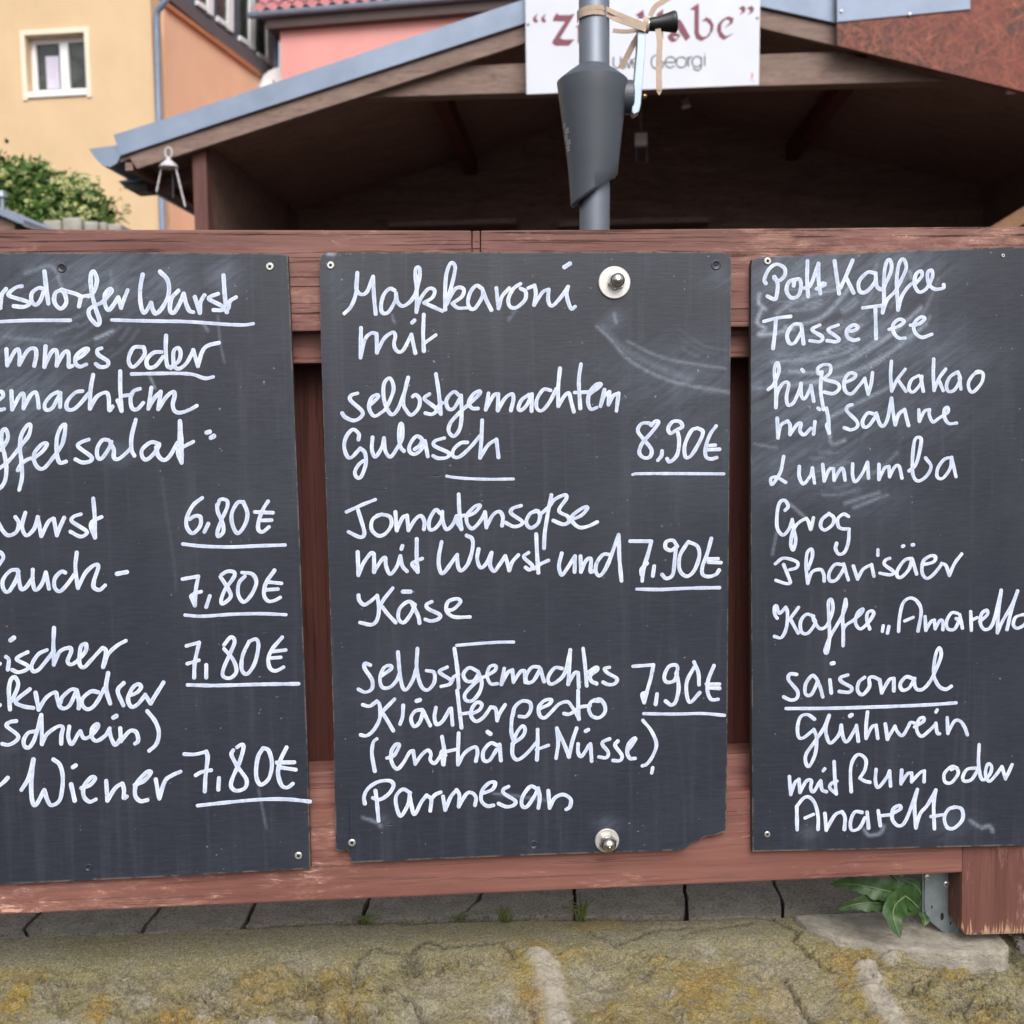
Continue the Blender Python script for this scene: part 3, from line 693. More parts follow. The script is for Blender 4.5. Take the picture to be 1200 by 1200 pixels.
BT = 0.008
def make_board(key, top, right, bottom, left, label, blobs, lines, nu=230, nv=300):
    """top/bottom run left to right, left/right run top to bottom (corner points shared)"""
    T, B_, L, Rr = resample(top, nu), resample(bottom, nu), resample(left, nv), resample(right, nv)
    u = np.linspace(0, 1, nu)[None, :, None]; v = np.linspace(0, 1, nv)[:, None, None]
    Pq = (1 - v) * T[None] + v * B_[None] + (1 - u) * L[:, None] + u * Rr[:, None] \
        - ((1 - u) * (1 - v) * T[0] + u * (1 - v) * T[-1] + (1 - u) * v * B_[0] + u * v * B_[-1])
    c = Pq[nv // 2, nu // 2]
    base = hitY(c[0], Pq[-1, nu // 2, 1], 0.0)
    root = thing('menu_chalkboard', base, label, 'chalkboard', 'chalkboards screwed to the fence')
    mb = MB()
    idx = lambda i, j: i * nu + j
    pts = [hitY(Pq[i, j, 0], Pq[i, j, 1], -BT) for i in range(nv) for j in range(nu)]
    mb.add(pts, [(idx(i, j), idx(i + 1, j), idx(i + 1, j + 1), idx(i, j + 1)) for i in range(nv - 1) for j in range(nu - 1)])
    rim = [idx(0, j) for j in range(nu)] + [idx(i, nu - 1) for i in range(1, nv)] + [idx(nv - 1, j) for j in range(nu - 2, -1, -1)] + [idx(i, 0) for i in range(nv - 2, 0, -1)]
    # slightly rounded front edge, then the edge of the ply back to the rail
    o = len(mb.v); m = len(rim)
    mb.v += [(mb.v[k][0], -0.0006, mb.v[k][2]) for k in rim]
    for a in range(m):
        b = (a + 1) % m
        mb.f.append((rim[a], rim[b], o + b, o + a)); mb.m.append(1)
    mb.f.append(tuple(o + a for a in range(m))); mb.m.append(1)
    edge_m = M['board_edge']
    b = mb.build('board_panel', [M['board'], edge_m], root, smooth=False)
    X, Z = Pq[..., 0], Pq[..., 1]
    soft = np.zeros(X.shape); lin = np.zeros(X.shape)
    for (x, y, rx, ry, s) in blobs:
        soft = np.maximum(soft, s * np.exp(-(((X - x) / rx) ** 2 + ((Z - y) / ry) ** 2)))
    for (w, s, pl) in lines:
        lin = np.maximum(lin, s * np.exp(-(seg_dist(X, Z, catmull(pl, 6)) / w) ** 2))
    eu = np.minimum(np.arange(nu), np.arange(nu)[::-1])[None, :].repeat(nv, 0); ev = np.minimum(np.arange(nv), np.arange(nv)[::-1])[:, None].repeat(nu, 1)
    edge = (np.minimum(eu, ev) < 1).astype(float)
    colr = np.zeros((nv * nu + m, 4), np.float32); colr[:, 3] = 1
    colr[:nv * nu, 0] = soft.ravel(); colr[:nv * nu, 1] = lin.ravel(); colr[:nv * nu, 2] = edge.ravel()
    at_ = b.data.color_attributes.new('chalk', 'FLOAT_COLOR', 'POINT')
    at_.data.foreach_set('color', colr.ravel())
    # handwriting
    groups = []
    for name, (ox, oy), wd, s in WRITING[key]:
        sts = [[(ox + x / 6.0, oy + y / 6.0) for x, y in st] for st in parse(s)]
        cy = np.mean([p[1] for st in sts for p in st])
        last = next((g for g in reversed(groups) if g[0] == name), None)
        if name == 'menu_text' and last and abs(last[1] - cy) < 36: last[2].append((wd, sts))
        else: groups.append([name, cy, [(wd, sts)]])
    for name, cy, lst in groups:
        mb = MB()
        for wd, sts in lst:
            for st in sts: stroke_mesh(mb, st, wd, -BT, lambda x, y, Y: hitY(x, y, Y))
        ob = mb.build(name, M['ink_line' if name == 'underline' else 'ink'], root, smooth=True)
        cr_ = np.zeros((len(mb.v), 4), np.float32); cr_[:, 3] = 1; cr_[:, 0] = np.tile([0, 0.55, 1.0, 0.55, 0], len(mb.v) // 5)
        ob.data.color_attributes.new('core', 'FLOAT_COLOR', 'POINT').data.foreach_set('color', cr_.ravel())
    return root
M['board_edge'] = plain('board_edge_ply', srgb(74, 62, 56), 0.8, 0, 0.35, 90)

def screw(root, u, v, r=4.4, dark=False, Y=-BT, name='screw'):
    c = hitY(u, v, Y); k = r * 0.00085
    mb = MB()
    ax = Vector((0, -1, 0))
    if dark:
        mb.lathe([(k * 1.25, 0.0001), (k * 1.2, 0.0006), (k * 0.95, 0.0007), (k * 0.85, 0.0002)], c, ax, 20)
        mb.lathe([(k * 0.8, 0.00012), (k * 0.2, 0.00025)], c, ax, 16, 1)
        return mb.build(name, [M['board'] if dark == 'hole' else M['dark_metal'], M['dark']], root, smooth=True)
    mb.lathe([(k, 0.0001), (k, 0.0008), (k * 0.8, 0.0013), (k * 0.42, 0.0013), (k * 0.40, 0.0009)], c, ax, 24, 0)
    mb.lathe([(k * 0.40, 0.0009), (k * 0.05, 0.00092)], c, ax, 12, 1)
    for a in (0.5, 2.07):
        d = Vector((math.cos(a), 0, math.sin(a)))
        n = Vector((-math.sin(a), 0, math.cos(a)))
        q = [c + ax * 0.00133 + d * k * s1 * 0.5 + n * k * 0.09 * s2 for s1, s2 in ((-1, -1), (1, -1), (1, 1), (-1, 1))]
        mb.add(q, [(0, 1, 2, 3)], 1)
    return mb.build(name, [M['bright_metal'], M['dark']], root, smooth=False)
M['dark_metal'] = plain('dark_screw_metal', srgb(70, 70, 74), 0.5, 0.7)

_ra = random.Random(21)
def arcs(n, cx, cy, r0, r1, a0, a1, s0, s1):
    out = []
    for q in range(n):
        r_ = _ra.uniform(r0, r1); b0 = _ra.uniform(a0, a1 - 0.2); b1 = min(a1, b0 + _ra.uniform(0.15, 0.6))
        ox, oy = _ra.gauss(0, 6), _ra.gauss(0, 6)
        out.append((_ra.uniform(1.4, 2.0), _ra.uniform(s0, s1), [(cx + ox + r_ * math.cos(b0 + (b1 - b0) * k / 4), cy + oy + r_ * 0.9 * math.sin(b0 + (b1 - b0) * k / 4)) for k in range(5)]))
    return out
WIPES_R = arcs(46, 930, 290, 60, 190, 0.25, 1.7, 0.15, 0.48) + arcs(12, 960, 480, 50, 130, 0.4, 1.6, 0.1, 0.32)
WIPES_L = arcs(14, 60, 330, 30, 130, -0.4, 1.6, 0.08, 0.3)
WIPES_M = arcs(6, 860, 320, 90, 170, 1.5, 2.5, 0.05, 0.18)
bL = make_board('left', [(-112, 296), (0, 296), (180, 296), (331, 297), (337, 299)],
    [(337, 299), (340, 360), (344, 460), (350, 600), (355, 735), (360, 870), (364, 1018)],
    [(-112, 1042), (0, 1036.5), (180, 1028), (364, 1018)], [(-112, 296), (-110, 600), (-112, 1042)],
    'left chalkboard cut off by the picture edge, listing sausage dishes with prices',
    [(110, 330, 90, 40, 0.85), (60, 310, 60, 20, 0.5), (190, 330, 40, 40, 0.7), (262, 325, 22, 22, 0.75), (15, 400, 70, 26, 0.75), (30, 465, 60, 40, 0.8), (70, 490, 50, 30, 0.4), (20, 530, 22, 30, 0.6), (135, 530, 18, 14, 0.7), (10, 870, 12, 30, 0.2)],
    [(2.2, 0.8, [(112, 397), (132, 388)]), (2.5, 0.4, [(30, 320), (60, 312), (72, 335)]), (1.6, 0.55, [(176, 442), (182, 455)]), (1.4, 0.25, [(255, 370), (258, 400), (263, 425)]), (1.8, 0.55, [(238, 378), (243, 387)]), (1.6, 0.22, [(303, 925), (308, 950), (312, 970)]), (2.0, 0.07, [(190, 560), (195, 600), (204, 660), (206, 690)]), (2, 0.3, [(5, 395), (60, 400)])] + WIPES_L)
bM = make_board('mid', [(374.5, 308), (376, 300), (382, 296), (500, 295.5), (700, 295), (846, 295), (854, 298), (857, 306)],
    [(857, 306), (856, 420), (854.5, 560), (853, 760), (852, 900), (851, 974)],
    [(393.5, 996), (400, 998), (408, 996), (411, 1000), (410, 1005), (413, 1011), (460, 1009), (600, 1003), (700, 999.5), (796, 996.5), (803, 994), (810, 988), (818, 985), (826, 980.5), (838, 979), (845, 976), (851, 974)],
    [(374.5, 308), (376, 400), (380, 520), (386, 690), (391, 860), (393.5, 996)],
    'middle chalkboard listing Makkaroni dishes, with two shiny bolts and broken lower corners',
    [(790, 440, 90, 40, 0.5), (720, 375, 14, 16, 0.5), (400, 340, 30, 40, 0.2), (800, 500, 60, 60, 0.25), (842, 325, 14, 12, 0.4), (850, 330, 30, 14, 0.3), (712, 965, 16, 8, 0.5), (450, 962, 8, 6, 0.5), (560, 820, 200, 60, 0.1)],
    [(2.2, 0.42, [(700, 383), (716, 398), (735, 420), (765, 438), (800, 450), (858, 460)]), (4.5, 0.2, [(706, 383), (730, 408), (770, 430), (810, 445)]), (2, 0.3, [(735, 400), (780, 420), (850, 432)]), (2, 0.4, [(720, 368), (722, 378)]), (1.4, 0.5, [(460, 370), (462, 378)]), (1.6, 0.35, [(596, 375), (605, 362)]), (2, 0.5, [(425, 958), (440, 963), (446, 968)]), (1.6, 0.4, [(578, 930), (600, 932), (640, 938)]), (2.2, 1.0, [(384, 297.5), (391, 297.5)])] + WIPES_M)
bR = make_board('right', [(880.5, 312), (882, 304), (887, 301.5), (960, 298), (1080, 293), (1200, 289), (1330, 284)],
    [(1330, 284), (1326, 620), (1322, 988)],
    [(882, 998), (1000, 995.5), (1200, 990.5), (1322, 988)], [(880.5, 312), (880, 430), (880, 640), (881, 800), (882, 998)],
    'right chalkboard with wiped chalk smears, listing hot drinks without prices',
    [(960, 330, 90, 50, 1.0), (1050, 315, 60, 30, 0.85), (950, 430, 90, 50, 1.0), (1020, 400, 80, 40, 0.9), (910, 390, 40, 40, 0.7), (960, 480, 90, 40, 0.95), (950, 545, 90, 40, 0.7), (1090, 420, 70, 35, 0.6), (1060, 480, 70, 40, 0.5), (1120, 400, 30, 40, 0.35), (1010, 585, 60, 30, 0.35), (890, 450, 16, 60, 0.7), (945, 975, 14, 8, 0.5), (1110, 965, 30, 16, 0.35)],
    [(2.4, 0.9, [(890, 345), (889, 355), (897, 362)]), (2.2, 0.9, [(893, 362), (887, 378), (897, 385), (889, 392), (905, 391), (930, 385)]), (2, 0.6, [(910, 367), (940, 350), (985, 338)]), (2.4, 0.7, [(920, 385), (960, 373), (985, 350), (995, 335)]), (2.4, 0.65, [(925, 435), (960, 436), (1000, 420), (1040, 395), (1080, 360)]), (2.2, 0.7, [(935, 450), (990, 440), (1040, 415), (1085, 380)]), (2, 0.5, [(905, 425), (940, 420), (985, 405), (1010, 380)]), (2, 0.55, [(970, 490), (1010, 470), (1050, 450)]), (1.8, 0.5, [(990, 590), (1030, 577)]), (1.8, 0.45, [(1000, 595), (1040, 580)]), (2, 0.45, [(925, 590), (942, 605)]), (1.6, 0.4, [(910, 625), (905, 650)]), (2, 0.7, [(972, 506), (975, 520), (990, 516)]), (2.2, 0.6, [(1137, 962), (1146, 968)]), (2.2, 0.65, [(1150, 970), (1160, 968), (1163, 974)]), (2, 0.6, [(1013, 972), (1018, 979), (1032, 976), (1036, 968)]), (1.8, 0.35, [(883, 455), (930, 452)]), (1.6, 0.3, [(884, 520), (910, 525)]), (1.6, 0.5, [(1028, 310), (1023, 318)]), (2.2, 0.6, [(1066, 318), (1068, 326)])] + WIPES_R)
screw(bL, 316.3, 312.5, 4.3); screw(bL, 349.8, 1002.5, 4.3); screw(bL, 72.5, 314, 4.2, 'hole'); screw(bL, 103.5, 1016.5, 3.6, 'hole', name='screw_hole')
screw(bM, 387.5, 311, 4.2); screw(bM, 412.5, 987.3, 4.2); screw(bM, 839, 310.5, 4.6, True); screw(bM, 625.5, 990, 4.2, 'hole', name='screw_hole')
screw(bR, 899.3, 306, 4.2); screw(bR, 899, 977.5, 3.6); screw(bR, 1175, 299.5, 2.2)

def bolt(root, u, v, rw, nu_, nv_, dome):
    c = hitY(u, v, -BT); ax = Vector((0, -1, 0)); k = 0.00086
    e = thing_part('bolt', root, c)
    mb = MB(); mb.lathe([(rw * k, 0.0002), (rw * k, 0.0016), (rw * k * 0.96, 0.0021), (rw * k * 0.3, 0.0021)], c, ax, 40)
    mb.build('washer', M['washer'], e, smooth=False)
    c2 = hitY(nu_, nv_, -BT)
    mb = MB(); rn = dome * k * 1.22
    hexp = lambda r, h: [c2 + ax * h + Vector((math.cos(a) * r, 0, math.sin(a) * r)) for a in [R(15 + 60 * i) for i in range(6)]]
    mb.prism(hexp(rn, 0.002), ax * 0.0055)
    ob = mb.build('nut', M['nut_metal'], e, bevel=0.0005)
    mb = MB(); rd = dome * k
    prof = [(rd, 0.0074), (rd, 0.0095)] + [(rd * math.cos(R(t)), 0.0095 + rd * 0.95 * math.sin(R(t))) for t in range(10, 91, 10)]
    mb.lathe(prof, c2, ax, 28)
    mb.build('nut_cap', M['nut_metal'], e, smooth=True)
def thing_part(name, root, c):
    e = bpy.data.objects.new(name, None); e.empty_display_size = 0.02
    COL.objects.link(e); e.parent = root; e.location = Vector(c) - root.location
    return e
bolt(bM, 719.8, 331.3, 18, 721.5, 330, 8.3)
bolt(bM, 711.2, 984.5, 14.2, 711.6, 985.5, 8.6)

# ------------------------------------------------------------------ fence
fence = thing('wooden_fence', hitY(560, 1100, 0.03), 'reddish brown wooden fence of wide rails carrying the chalkboards', 'fence')
def railpx(mb, poly, Y0, Y1):
    a = [hitY(u, v, Y0) for u, v in poly]
    mb.prism(a, (0, Y1 - Y0, 0))
mb = MB(); railpx(mb, [(-160, 268), (-160, 393.5), (552.6, 386), (552.6, 270)], 0.0, 0.017); mb.build('top_rail', M['rail'], fence, bevel=0.0015)
mb = MB(); railpx(mb, [(563.5, 270), (563.5, 386), (1640, 375), (1640, 262)], 0.0, 0.017); mb.build('top_rail', M['rail'], fence, bevel=0.0015)
mb = MB(); railpx(mb, [(553.6, 270.6), (553.6, 386), (562.4, 386), (562.4, 270.3)], 0.001, 0.016); mb.build('joint_strip', M['rail'], fence, bevel=0.001)
mb = MB(); railpx(mb, [(-160, 330), (-160, 433), (1640, 408), (1640, 318)], 0.0185, 0.045); mb.build('rear_top_rail', M['rail_rear'], fence, bevel=0.0015)
mb = MB(); railpx(mb, [(-160, 972), (-160, 1079), (1128, 1022.5), (1128, 916)], 0.0, 0.017); mb.build('bottom_rail', M['rail_low'], fence, bevel=0.002)
mb = MB(); railpx(mb, [(-160, 928), (-160, 1030), (1640, 950), (1640, 850)], 0.0185, 0.055); mb.build('rear_bottom_rail', M['rail_rear'], fence, bevel=0.0015)
# vertical planks behind the boards
x0 = -0.72; i = 0
while x0 < 0.98:
    wdt = 0.118 + 0.006 * math.sin(i * 2.3)
    lo = hitY(600, 1012, 0.06).z + 0.004 * math.sin(i * 1.7)
    mb = MB(); mb.box((x0, 0.0565, lo + 0.03), (x0 + wdt, 0.075, 0.185)); mb.build('plank', M['plank'], fence, bevel=0.001)
    x0 += wdt + 0.0025; i += 1
# post at the right end of the lower rail
mb = MB(); railpx(mb, [(1130.5, 700), (1126.5, 1088), (1132, 1097), (1240, 1094), (1245, 700)], 0.0005, 0.085); mb.build('post', M['post'], fence, bevel=0.004)
# galvanised post shoe
mb = MB()
railpx(mb, [(1084, 1000), (1083.5, 1066), (1088, 1078), (1118, 1103.5), (1124, 1102), (1124.5, 1000)], 0.029, 0.0325)
railpx(mb, [(1081, 1000), (1081, 1068), (1084, 1071), (1084, 1000)], 0.031, 0.075)
shoe = mb.build('post_shoe', M['steel'], fence, bevel=0.0006)
def screw2(u, v, parent, Y):
    c = hitY(u, v, Y); mb = MB()
    mb.lathe([(0.0034, 0.0), (0.0033, 0.0008), (0.0022, 0.0014), (0.0008, 0.0014)], c, (0, -1, 0), 16, 0)
    mb.add([c + Vector((-0.0024, -0.00145, -0.0004)), c + Vector((0.0022, -0.00145, -0.0014)), c + Vector((0.0024, -0.00145, -0.0006)), c + Vector((-0.0022, -0.00145, 0.0004))], [(0, 1, 2, 3)], 1)
    mb.build('screw', [M['bright_metal'], M['dark']], parent)
for u, v in ((1109, 1036), (1116, 1053), (1087, 1028)): screw2(u, v, shoe, 0.0288)
for u, v, a in ((1104, 1074, 5.0), (1114, 1082, 2.0), (1092, 1063, 2.2), (1117, 1030, 3.2)):
    c = hitY(u, v, 0.0288); mb = MB()
    k = 0.00085
    mb.prism([c + Vector((math.cos(t) * k * a * 0.45, -0.0001, math.sin(t) * k * a)) for t in [i * math.pi / 6 for i in range(12)]], (0, 0.0003, 0))
    mb.build('hole', M['dark'], shoe)

# ------------------------------------------------------------------ old wall, paving, ground
Z0 = hitY(1122, 1104.5, 0.02).z          # level of the wall top
ZST = Z0 - 0.95
def wall_mat():
    t = NT('mossy_stone')
    a = t.sep(t.attr('stain')); b = t.sep(t.attr('algae_hollow_shade'))
    f1 = t.noise(60, None, 9, 0.78); f2 = t.noise(330, None, 6, 0.8); f3 = t.noise(14, None, 5, 0.6); f4 = t.noise(620, None, 4, 0.8)
    col = t.ramp(f1, [(0.30, srgb(128, 119, 99)), (0.44, srgb(164, 155, 130)), (0.58, srgb(186, 177, 152)), (0.72, srgb(206, 198, 178))])
    gm = t.ramp(t.math('ADD', f3, t.math('MULTIPLY', t.math('SUBTRACT', f1, 0.5), 1.1)), [(0.40, 0.0), (0.60, 1.0)])
    col = t.mix(t.math('MULTIPLY', gm, 0.65), col, srgb(158, 148, 76))
    col = t.mix(t.math('MULTIPLY', b[1], 0.6), col, srgb(156, 152, 124))                     # algae film along the back
    och = t.math('MULTIPLY', a[1], t.ramp(f1, [(0.40, 0.0), (0.52, 1.0)]))
    ocol = t.ramp(f3, [(0.4, srgb(174, 152, 52)), (0.6, srgb(194, 150, 66))])
    col = t.mix(t.math('MULTIPLY', och, 0.9), col, ocol)
    lich = t.math('MULTIPLY', a[2], t.ramp(f1, [(0.44, 0.0), (0.52, 1.0)]))
    col = t.mix(t.math('MULTIPLY', lich, 0.8), col, srgb(204, 198, 190))
    wh = t.math('MULTIPLY', a[0], t.ramp(f2, [(0.22, 0.35), (0.42, 1.0)]))
    col = t.mix(wh, col, t.ramp(f1, [(0.3, srgb(194, 182, 162)), (0.7, srgb(222, 214, 202))]))
    # gritty speckle: dark pores, pale grains
    calm = t.math('SUBTRACT', 1.0, t.math('MULTIPLY', a[0], 0.75))
    col = t.mix(t.math('MULTIPLY', t.math('MULTIPLY', t.ramp(f2, [(0.40, 1.0), (0.48, 0.0)]), 0.48), calm), col, srgb(72, 64, 50))
    col = t.mix(t.math('MULTIPLY', t.math('MULTIPLY', t.ramp(f4, [(0.42, 1.0), (0.48, 0.0)]), 0.36), calm), col, srgb(84, 76, 58))
    col = t.mix(t.math('MULTIPLY', t.ramp(f2, [(0.545, 0.0), (0.61, 1.0)]), 0.45), col, srgb(216, 208, 186))
    col = t.mix(t.math('MULTIPLY', t.ramp(f4, [(0.545, 0.0), (0.61, 1.0)]), 0.45), col, srgb(220, 212, 192))
    col = t.mix(t.math('MULTIPLY', t.math('MULTIPLY', b[0], t.ramp(f2, [(0.35, 1.0), (0.62, 0.35)])), 0.85), col, srgb(58, 53, 44))
    t.set('Base Color', col); t.set('Roughness', 0.92); t.set('Specular IOR Level', 0.2)
    t.bump(t.math('ADD', t.math('MULTIPLY', f1, 1.2), t.math('MULTIPLY', f2, 0.9)), 1.0, 0.006)
    return t.mat
M['stone'] = wall_mat()

YB = 0.0
def cap_back(x):  # back edge of the stone (where the setts begin), traced
    us = np.array([-200, 0, 200, 400, 520, 600, 700, 800, 920, 1010, 1080, 1400]); vs2 = np.array([1107, 1099.5, 1092, 1084, 1081, 1079.5, 1079, 1078, 1076, 1072, 1068, 1060])
    xs, ys = [], []
    for u, v in zip(us, vs2):
        p = hitZ(u, v, Z0); xs.append(p.x); ys.append(p.y)
    return np.interp(x, xs, ys)
NX, NY = 860, 250
xs = np.linspace(-0.86, 0.98, NX)
H = np.zeros((NY, NX)); PX = np.zeros((NY, NX)); PY = np.zeros((NY, NX))
st1 = np.zeros((NY, NX, 4), np.float32); st2 = np.zeros((NY, NX, 4), np.float32); st1[..., 3] = 1; st2[..., 3] = 1
zpx = lambda pl: [(hitZ(u, v, Z0).x, hitZ(u, v, Z0).y) for u, v in pl]
yb = cap_back(xs)
tt = np.linspace(0, 1, NY) ** 1.25
for i in range(NY): PX[i] = xs; PY[i] = yb - 0.001 - tt[i] * 0.50
def fbm(x, y, s, o=5, seed=0.0):
    return np.array([mn.fractal(Vector((a * s + seed, b * s, seed * 1.7)), 0.85, 2.1, o) for a, b in zip(x.ravel(), y.ravel())]).reshape(x.shape)
n1 = fbm(PX, PY, 9.0, 5, 1.3); n2 = fbm(PX, PY, 34.0, 4, 7.7); n3 = fbm(PX, PY, 130.0, 4, 3.1); n4 = fbm(PX, PY, 5.0, 3, 11.0)
dist = yb[None, :] - PY                         # distance from the back edge
edge0 = 0.050 + 0.022 * n4                      # width of the smooth trowelled strip
dr = np.clip((dist - edge0) / 0.03, 0, 1); dr = dr * dr * (3 - 2 * dr)
patch = np.clip(0.55 + 1.6 * n4 + 0.5 * n1, 0.15, 1.0)
H = -0.006 * dr - np.clip(dist - 0.05, 0, 1) * 0.10 + (0.0015 + 0.0065 * dr) * n1 + (0.0010 + 0.0056 * dr * patch) * n2 + (0.0009 + 0.0036 * dr * patch) * n3
# rubble lumps
cell = np.zeros_like(H)
for i in range(NY):
    for j in range(NX):
        d, _ = mn.voronoi(Vector((PX[i, j] * 22 + 0.55 * n2[i, j] + 0.5 * n1[i, j], PY[i, j] * 30 + 0.55 * n3[i, j] + 0.6 * n1[i, j], 0.3)))
        cell[i, j] = d[1] - d[0]
H += dr * 0.0042 * (np.clip(cell, 0, 0.35) / 0.35 - 0.6)
crack = np.exp(-(cell / 0.05) ** 2) * dr * np.clip(n4 * 1.2 + 0.1 + 0.5 * n1, 0, 0.7)
for pl in ([(414, 1139), (418, 1122), (438, 1109), (458, 1114), (483, 1112), (500, 1101), (520, 1108), (560, 1107)], [(560, 1107), (585, 1104), (602, 1116)],
           [(690, 1092), (720, 1105), (745, 1100), (762, 1090), (800, 1086)], [(800, 1095), (830, 1088), (880, 1082)], [(448, 1140), (462, 1148), (480, 1153), (500, 1170)],
           [(900, 1075), (935, 1092), (930, 1100), (960, 1118), (975, 1128)], [(622, 1200), (626, 1172), (622, 1160)], [(920, 1130), (940, 1160), (960, 1180)]):
    d = seg_dist(PX, PY, zpx(pl)); crack = np.maximum(crack, np.exp(-((d + 0.0025 * n3) / 0.0026) ** 2))
dpit = np.exp(-(((PX - zpx([(482, 1122)])[0][0]) / 0.013) ** 2 + ((PY - zpx([(482, 1122)])[0][1]) / 0.016) ** 2) ** 2)
crack = np.maximum(crack, 0.9 * dpit)
H -= 0.007 * crack
st2[..., 0] = np.clip(crack * 1.2 + np.clip(-(n2 + 0.7 * n3) * 1.3 - 0.35, 0, 0.7) * (0.1 + 0.8 * dr * patch), 0, 1)  # cracks and soiled hollows, with shade painted in to deepen the relief
st2[..., 1] = np.clip(1 - dr, 0, 1) * np.clip(0.75 + 0.8 * n1 - 0.5 * (PX > 0.25), 0, 1)
# pale run-off streaks
for pl, w in (([(632, 1119), (640, 1126), (650, 1160), (656, 1200), (660, 1260)], 0.0125), ([(1016, 1128), (1026, 1150), (1045, 1175), (1062, 1205), (1090, 1260)], 0.0125)):
    d = seg_dist(PX, PY, zpx(catmull(pl, 8))) + 0.004 * n2
    s = np.clip(1.6 - d / w * 1.1, 0, 1)
    st1[..., 0] = np.maximum(st1[..., 0], s)
    halo = np.clip(1.4 - seg_dist(PX + 0.012, PY, zpx(catmull(pl, 8))) / 0.026 + 0.3 * n1, 0, 1)
    st1[..., 1] = np.maximum(st1[..., 1], halo * 0.9)
    H += 0.004 * s
och = np.zeros_like(H)
for u, v, rx, ry, s in ((205, 1192, 50, 16, 1.0), (120, 1172, 14, 10, 0.9), (8, 1178, 14, 22, 1.0), (15, 1140, 26, 8, 0.5), (400, 1160, 26, 24, 0.75), (420, 1190, 22, 10, 0.9), (560, 1190, 30, 14, 1.0), (860, 1150, 60, 20, 0.8), (900, 1165, 50, 25, 0.8), (820, 1140, 30, 16, 0.7), (1110, 1125, 22, 7, 1.0), (1085, 1122, 12, 6, 0.7), (1180, 1185, 40, 14, 0.7), (760, 1170, 30, 20, 0.5), (980, 1190, 40, 20, 0.7), (310, 1150, 40, 18, 0.45), (380, 1155, 20, 24, 0.7), (710, 1165, 18, 10, 0.7), (700, 1085, 40, 8, 0.6)):
    c = hitZ(u, v, Z0); k = (c - CAM_LOC).length / 1200
    d = np.sqrt(((PX - c.x) / (rx * k)) ** 2 + ((PY - c.y) / (ry * k * 1.9)) ** 2)
    och = np.maximum(och, s * np.clip(1.5 - d + 0.55 * n2 + 0.3 * n1, 0, 1))
och = np.maximum(och, np.clip(n1 * 0.9 + 0.4 * n2 - 0.25, 0, 0.5) * dr)
st1[..., 1] = np.clip(np.maximum(st1[..., 1], och), 0, 1)
li = np.zeros_like(H)
for u, v, rx, ry in ((54, 1190, 20, 14), (128, 1184, 8, 6), (170, 1165, 8, 5), (240, 1175, 10, 6), (590, 1165, 30, 14), (370, 1185, 20, 16), (480, 1185, 20, 12), (935, 1195, 18, 8), (780, 1152, 10, 4), (830, 1110, 16, 8), (1042, 1119, 8, 6), (300, 1190, 16, 8)):
    c = hitZ(u, v, Z0); k = (c - CAM_LOC).length / 1200
    d = np.sqrt(((PX - c.x) / (rx * k)) ** 2 + ((PY - c.y) / (ry * k * 1.9)) ** 2)
    li = np.maximum(li, np.clip(1.4 - d + 0.6 * n2, 0, 1))
st1[..., 2] = np.clip(np.maximum(li, np.clip(-n1 * 1.4 - 0.3, 0, 0.6) * dr), 0, 1)
Hbot = np.clip((dist - 0.30) / 0.2, 0, 1)
H -= 0.95 * Hbot ** 2.2
PY = np.where(dist > 0.30, yb[None, :] - 0.30 - (dist - 0.30) * 0.28, PY)
wall = thing('retaining_wall', Vector((0.05, -0.1, ZST)), 'low old stone wall under the fence, crusted with moss and yellow lichen', 'wall')
mb = MB()
V = [(PX[i, j], PY[i, j], Z0 + H[i, j]) for i in range(NY) for j in range(NX)]
F = [(i * NX + j, (i + 1) * NX + j, (i + 1) * NX + j + 1, i * NX + j + 1) for i in range(NY - 1) for j in range(NX - 1)]
o = len(V); V += [(PX[0, j], PY[0, j], Z0 - 0.12) for j in range(NX)]
F += [(j, j + 1, o + j + 1, o + j) for j in range(NX - 1)]
mb.add(V, F)
wb = mb.build('wall_body', M['stone'], wall, smooth=True)
for nm, arr in (('stain', st1), ('algae_hollow_shade', st2)):
    q = np.zeros((len(V), 4), np.float32); q[:NX * NY] = arr.reshape(-1, 4); q[NX * NY:, 3] = 1
    wb.data.color_attributes.new(nm, 'FLOAT_COLOR', 'POINT').data.foreach_set('color', q.ravel())

# concrete corner block under the post
mcon = NT('corner_concrete')
f1 = mcon.noise(60, None, 7, 0.7); f2 = mcon.noise(240, None, 4, 0.7)
cc = mcon.ramp(f1, [(0.3, srgb(118, 112, 100)), (0.5, srgb(146, 140, 128)), (0.7, srgb(168, 162, 150))])
cc = mcon.mix(mcon.math('MULTIPLY', mcon.ramp(f2, [(0.3, 1.0), (0.38, 0.0)]), 0.6), cc, srgb(78, 70, 58))
mcon.set('Base Color', cc); mcon.set('Roughness', 0.9); mcon.bump(mcon.math('ADD', f1, f2), 0.7, 0.003)
M['concrete'] = mcon.mat
mb = MB()
poly = [(930, 1071.5), (1000, 1068.5), (1075, 1066), (1165, 1088), (1183, 1108), (1178, 1114), (1120, 1116), (1040, 1108), (985, 1100), (945, 1086)]
top = [hitZ(u, v, Z0 + 0.0065) for u, v in poly]
mb.prism(top, (0, 0, -0.05))
blk = mb.build('corner_block', M['concrete'], wall, bevel=0.004)

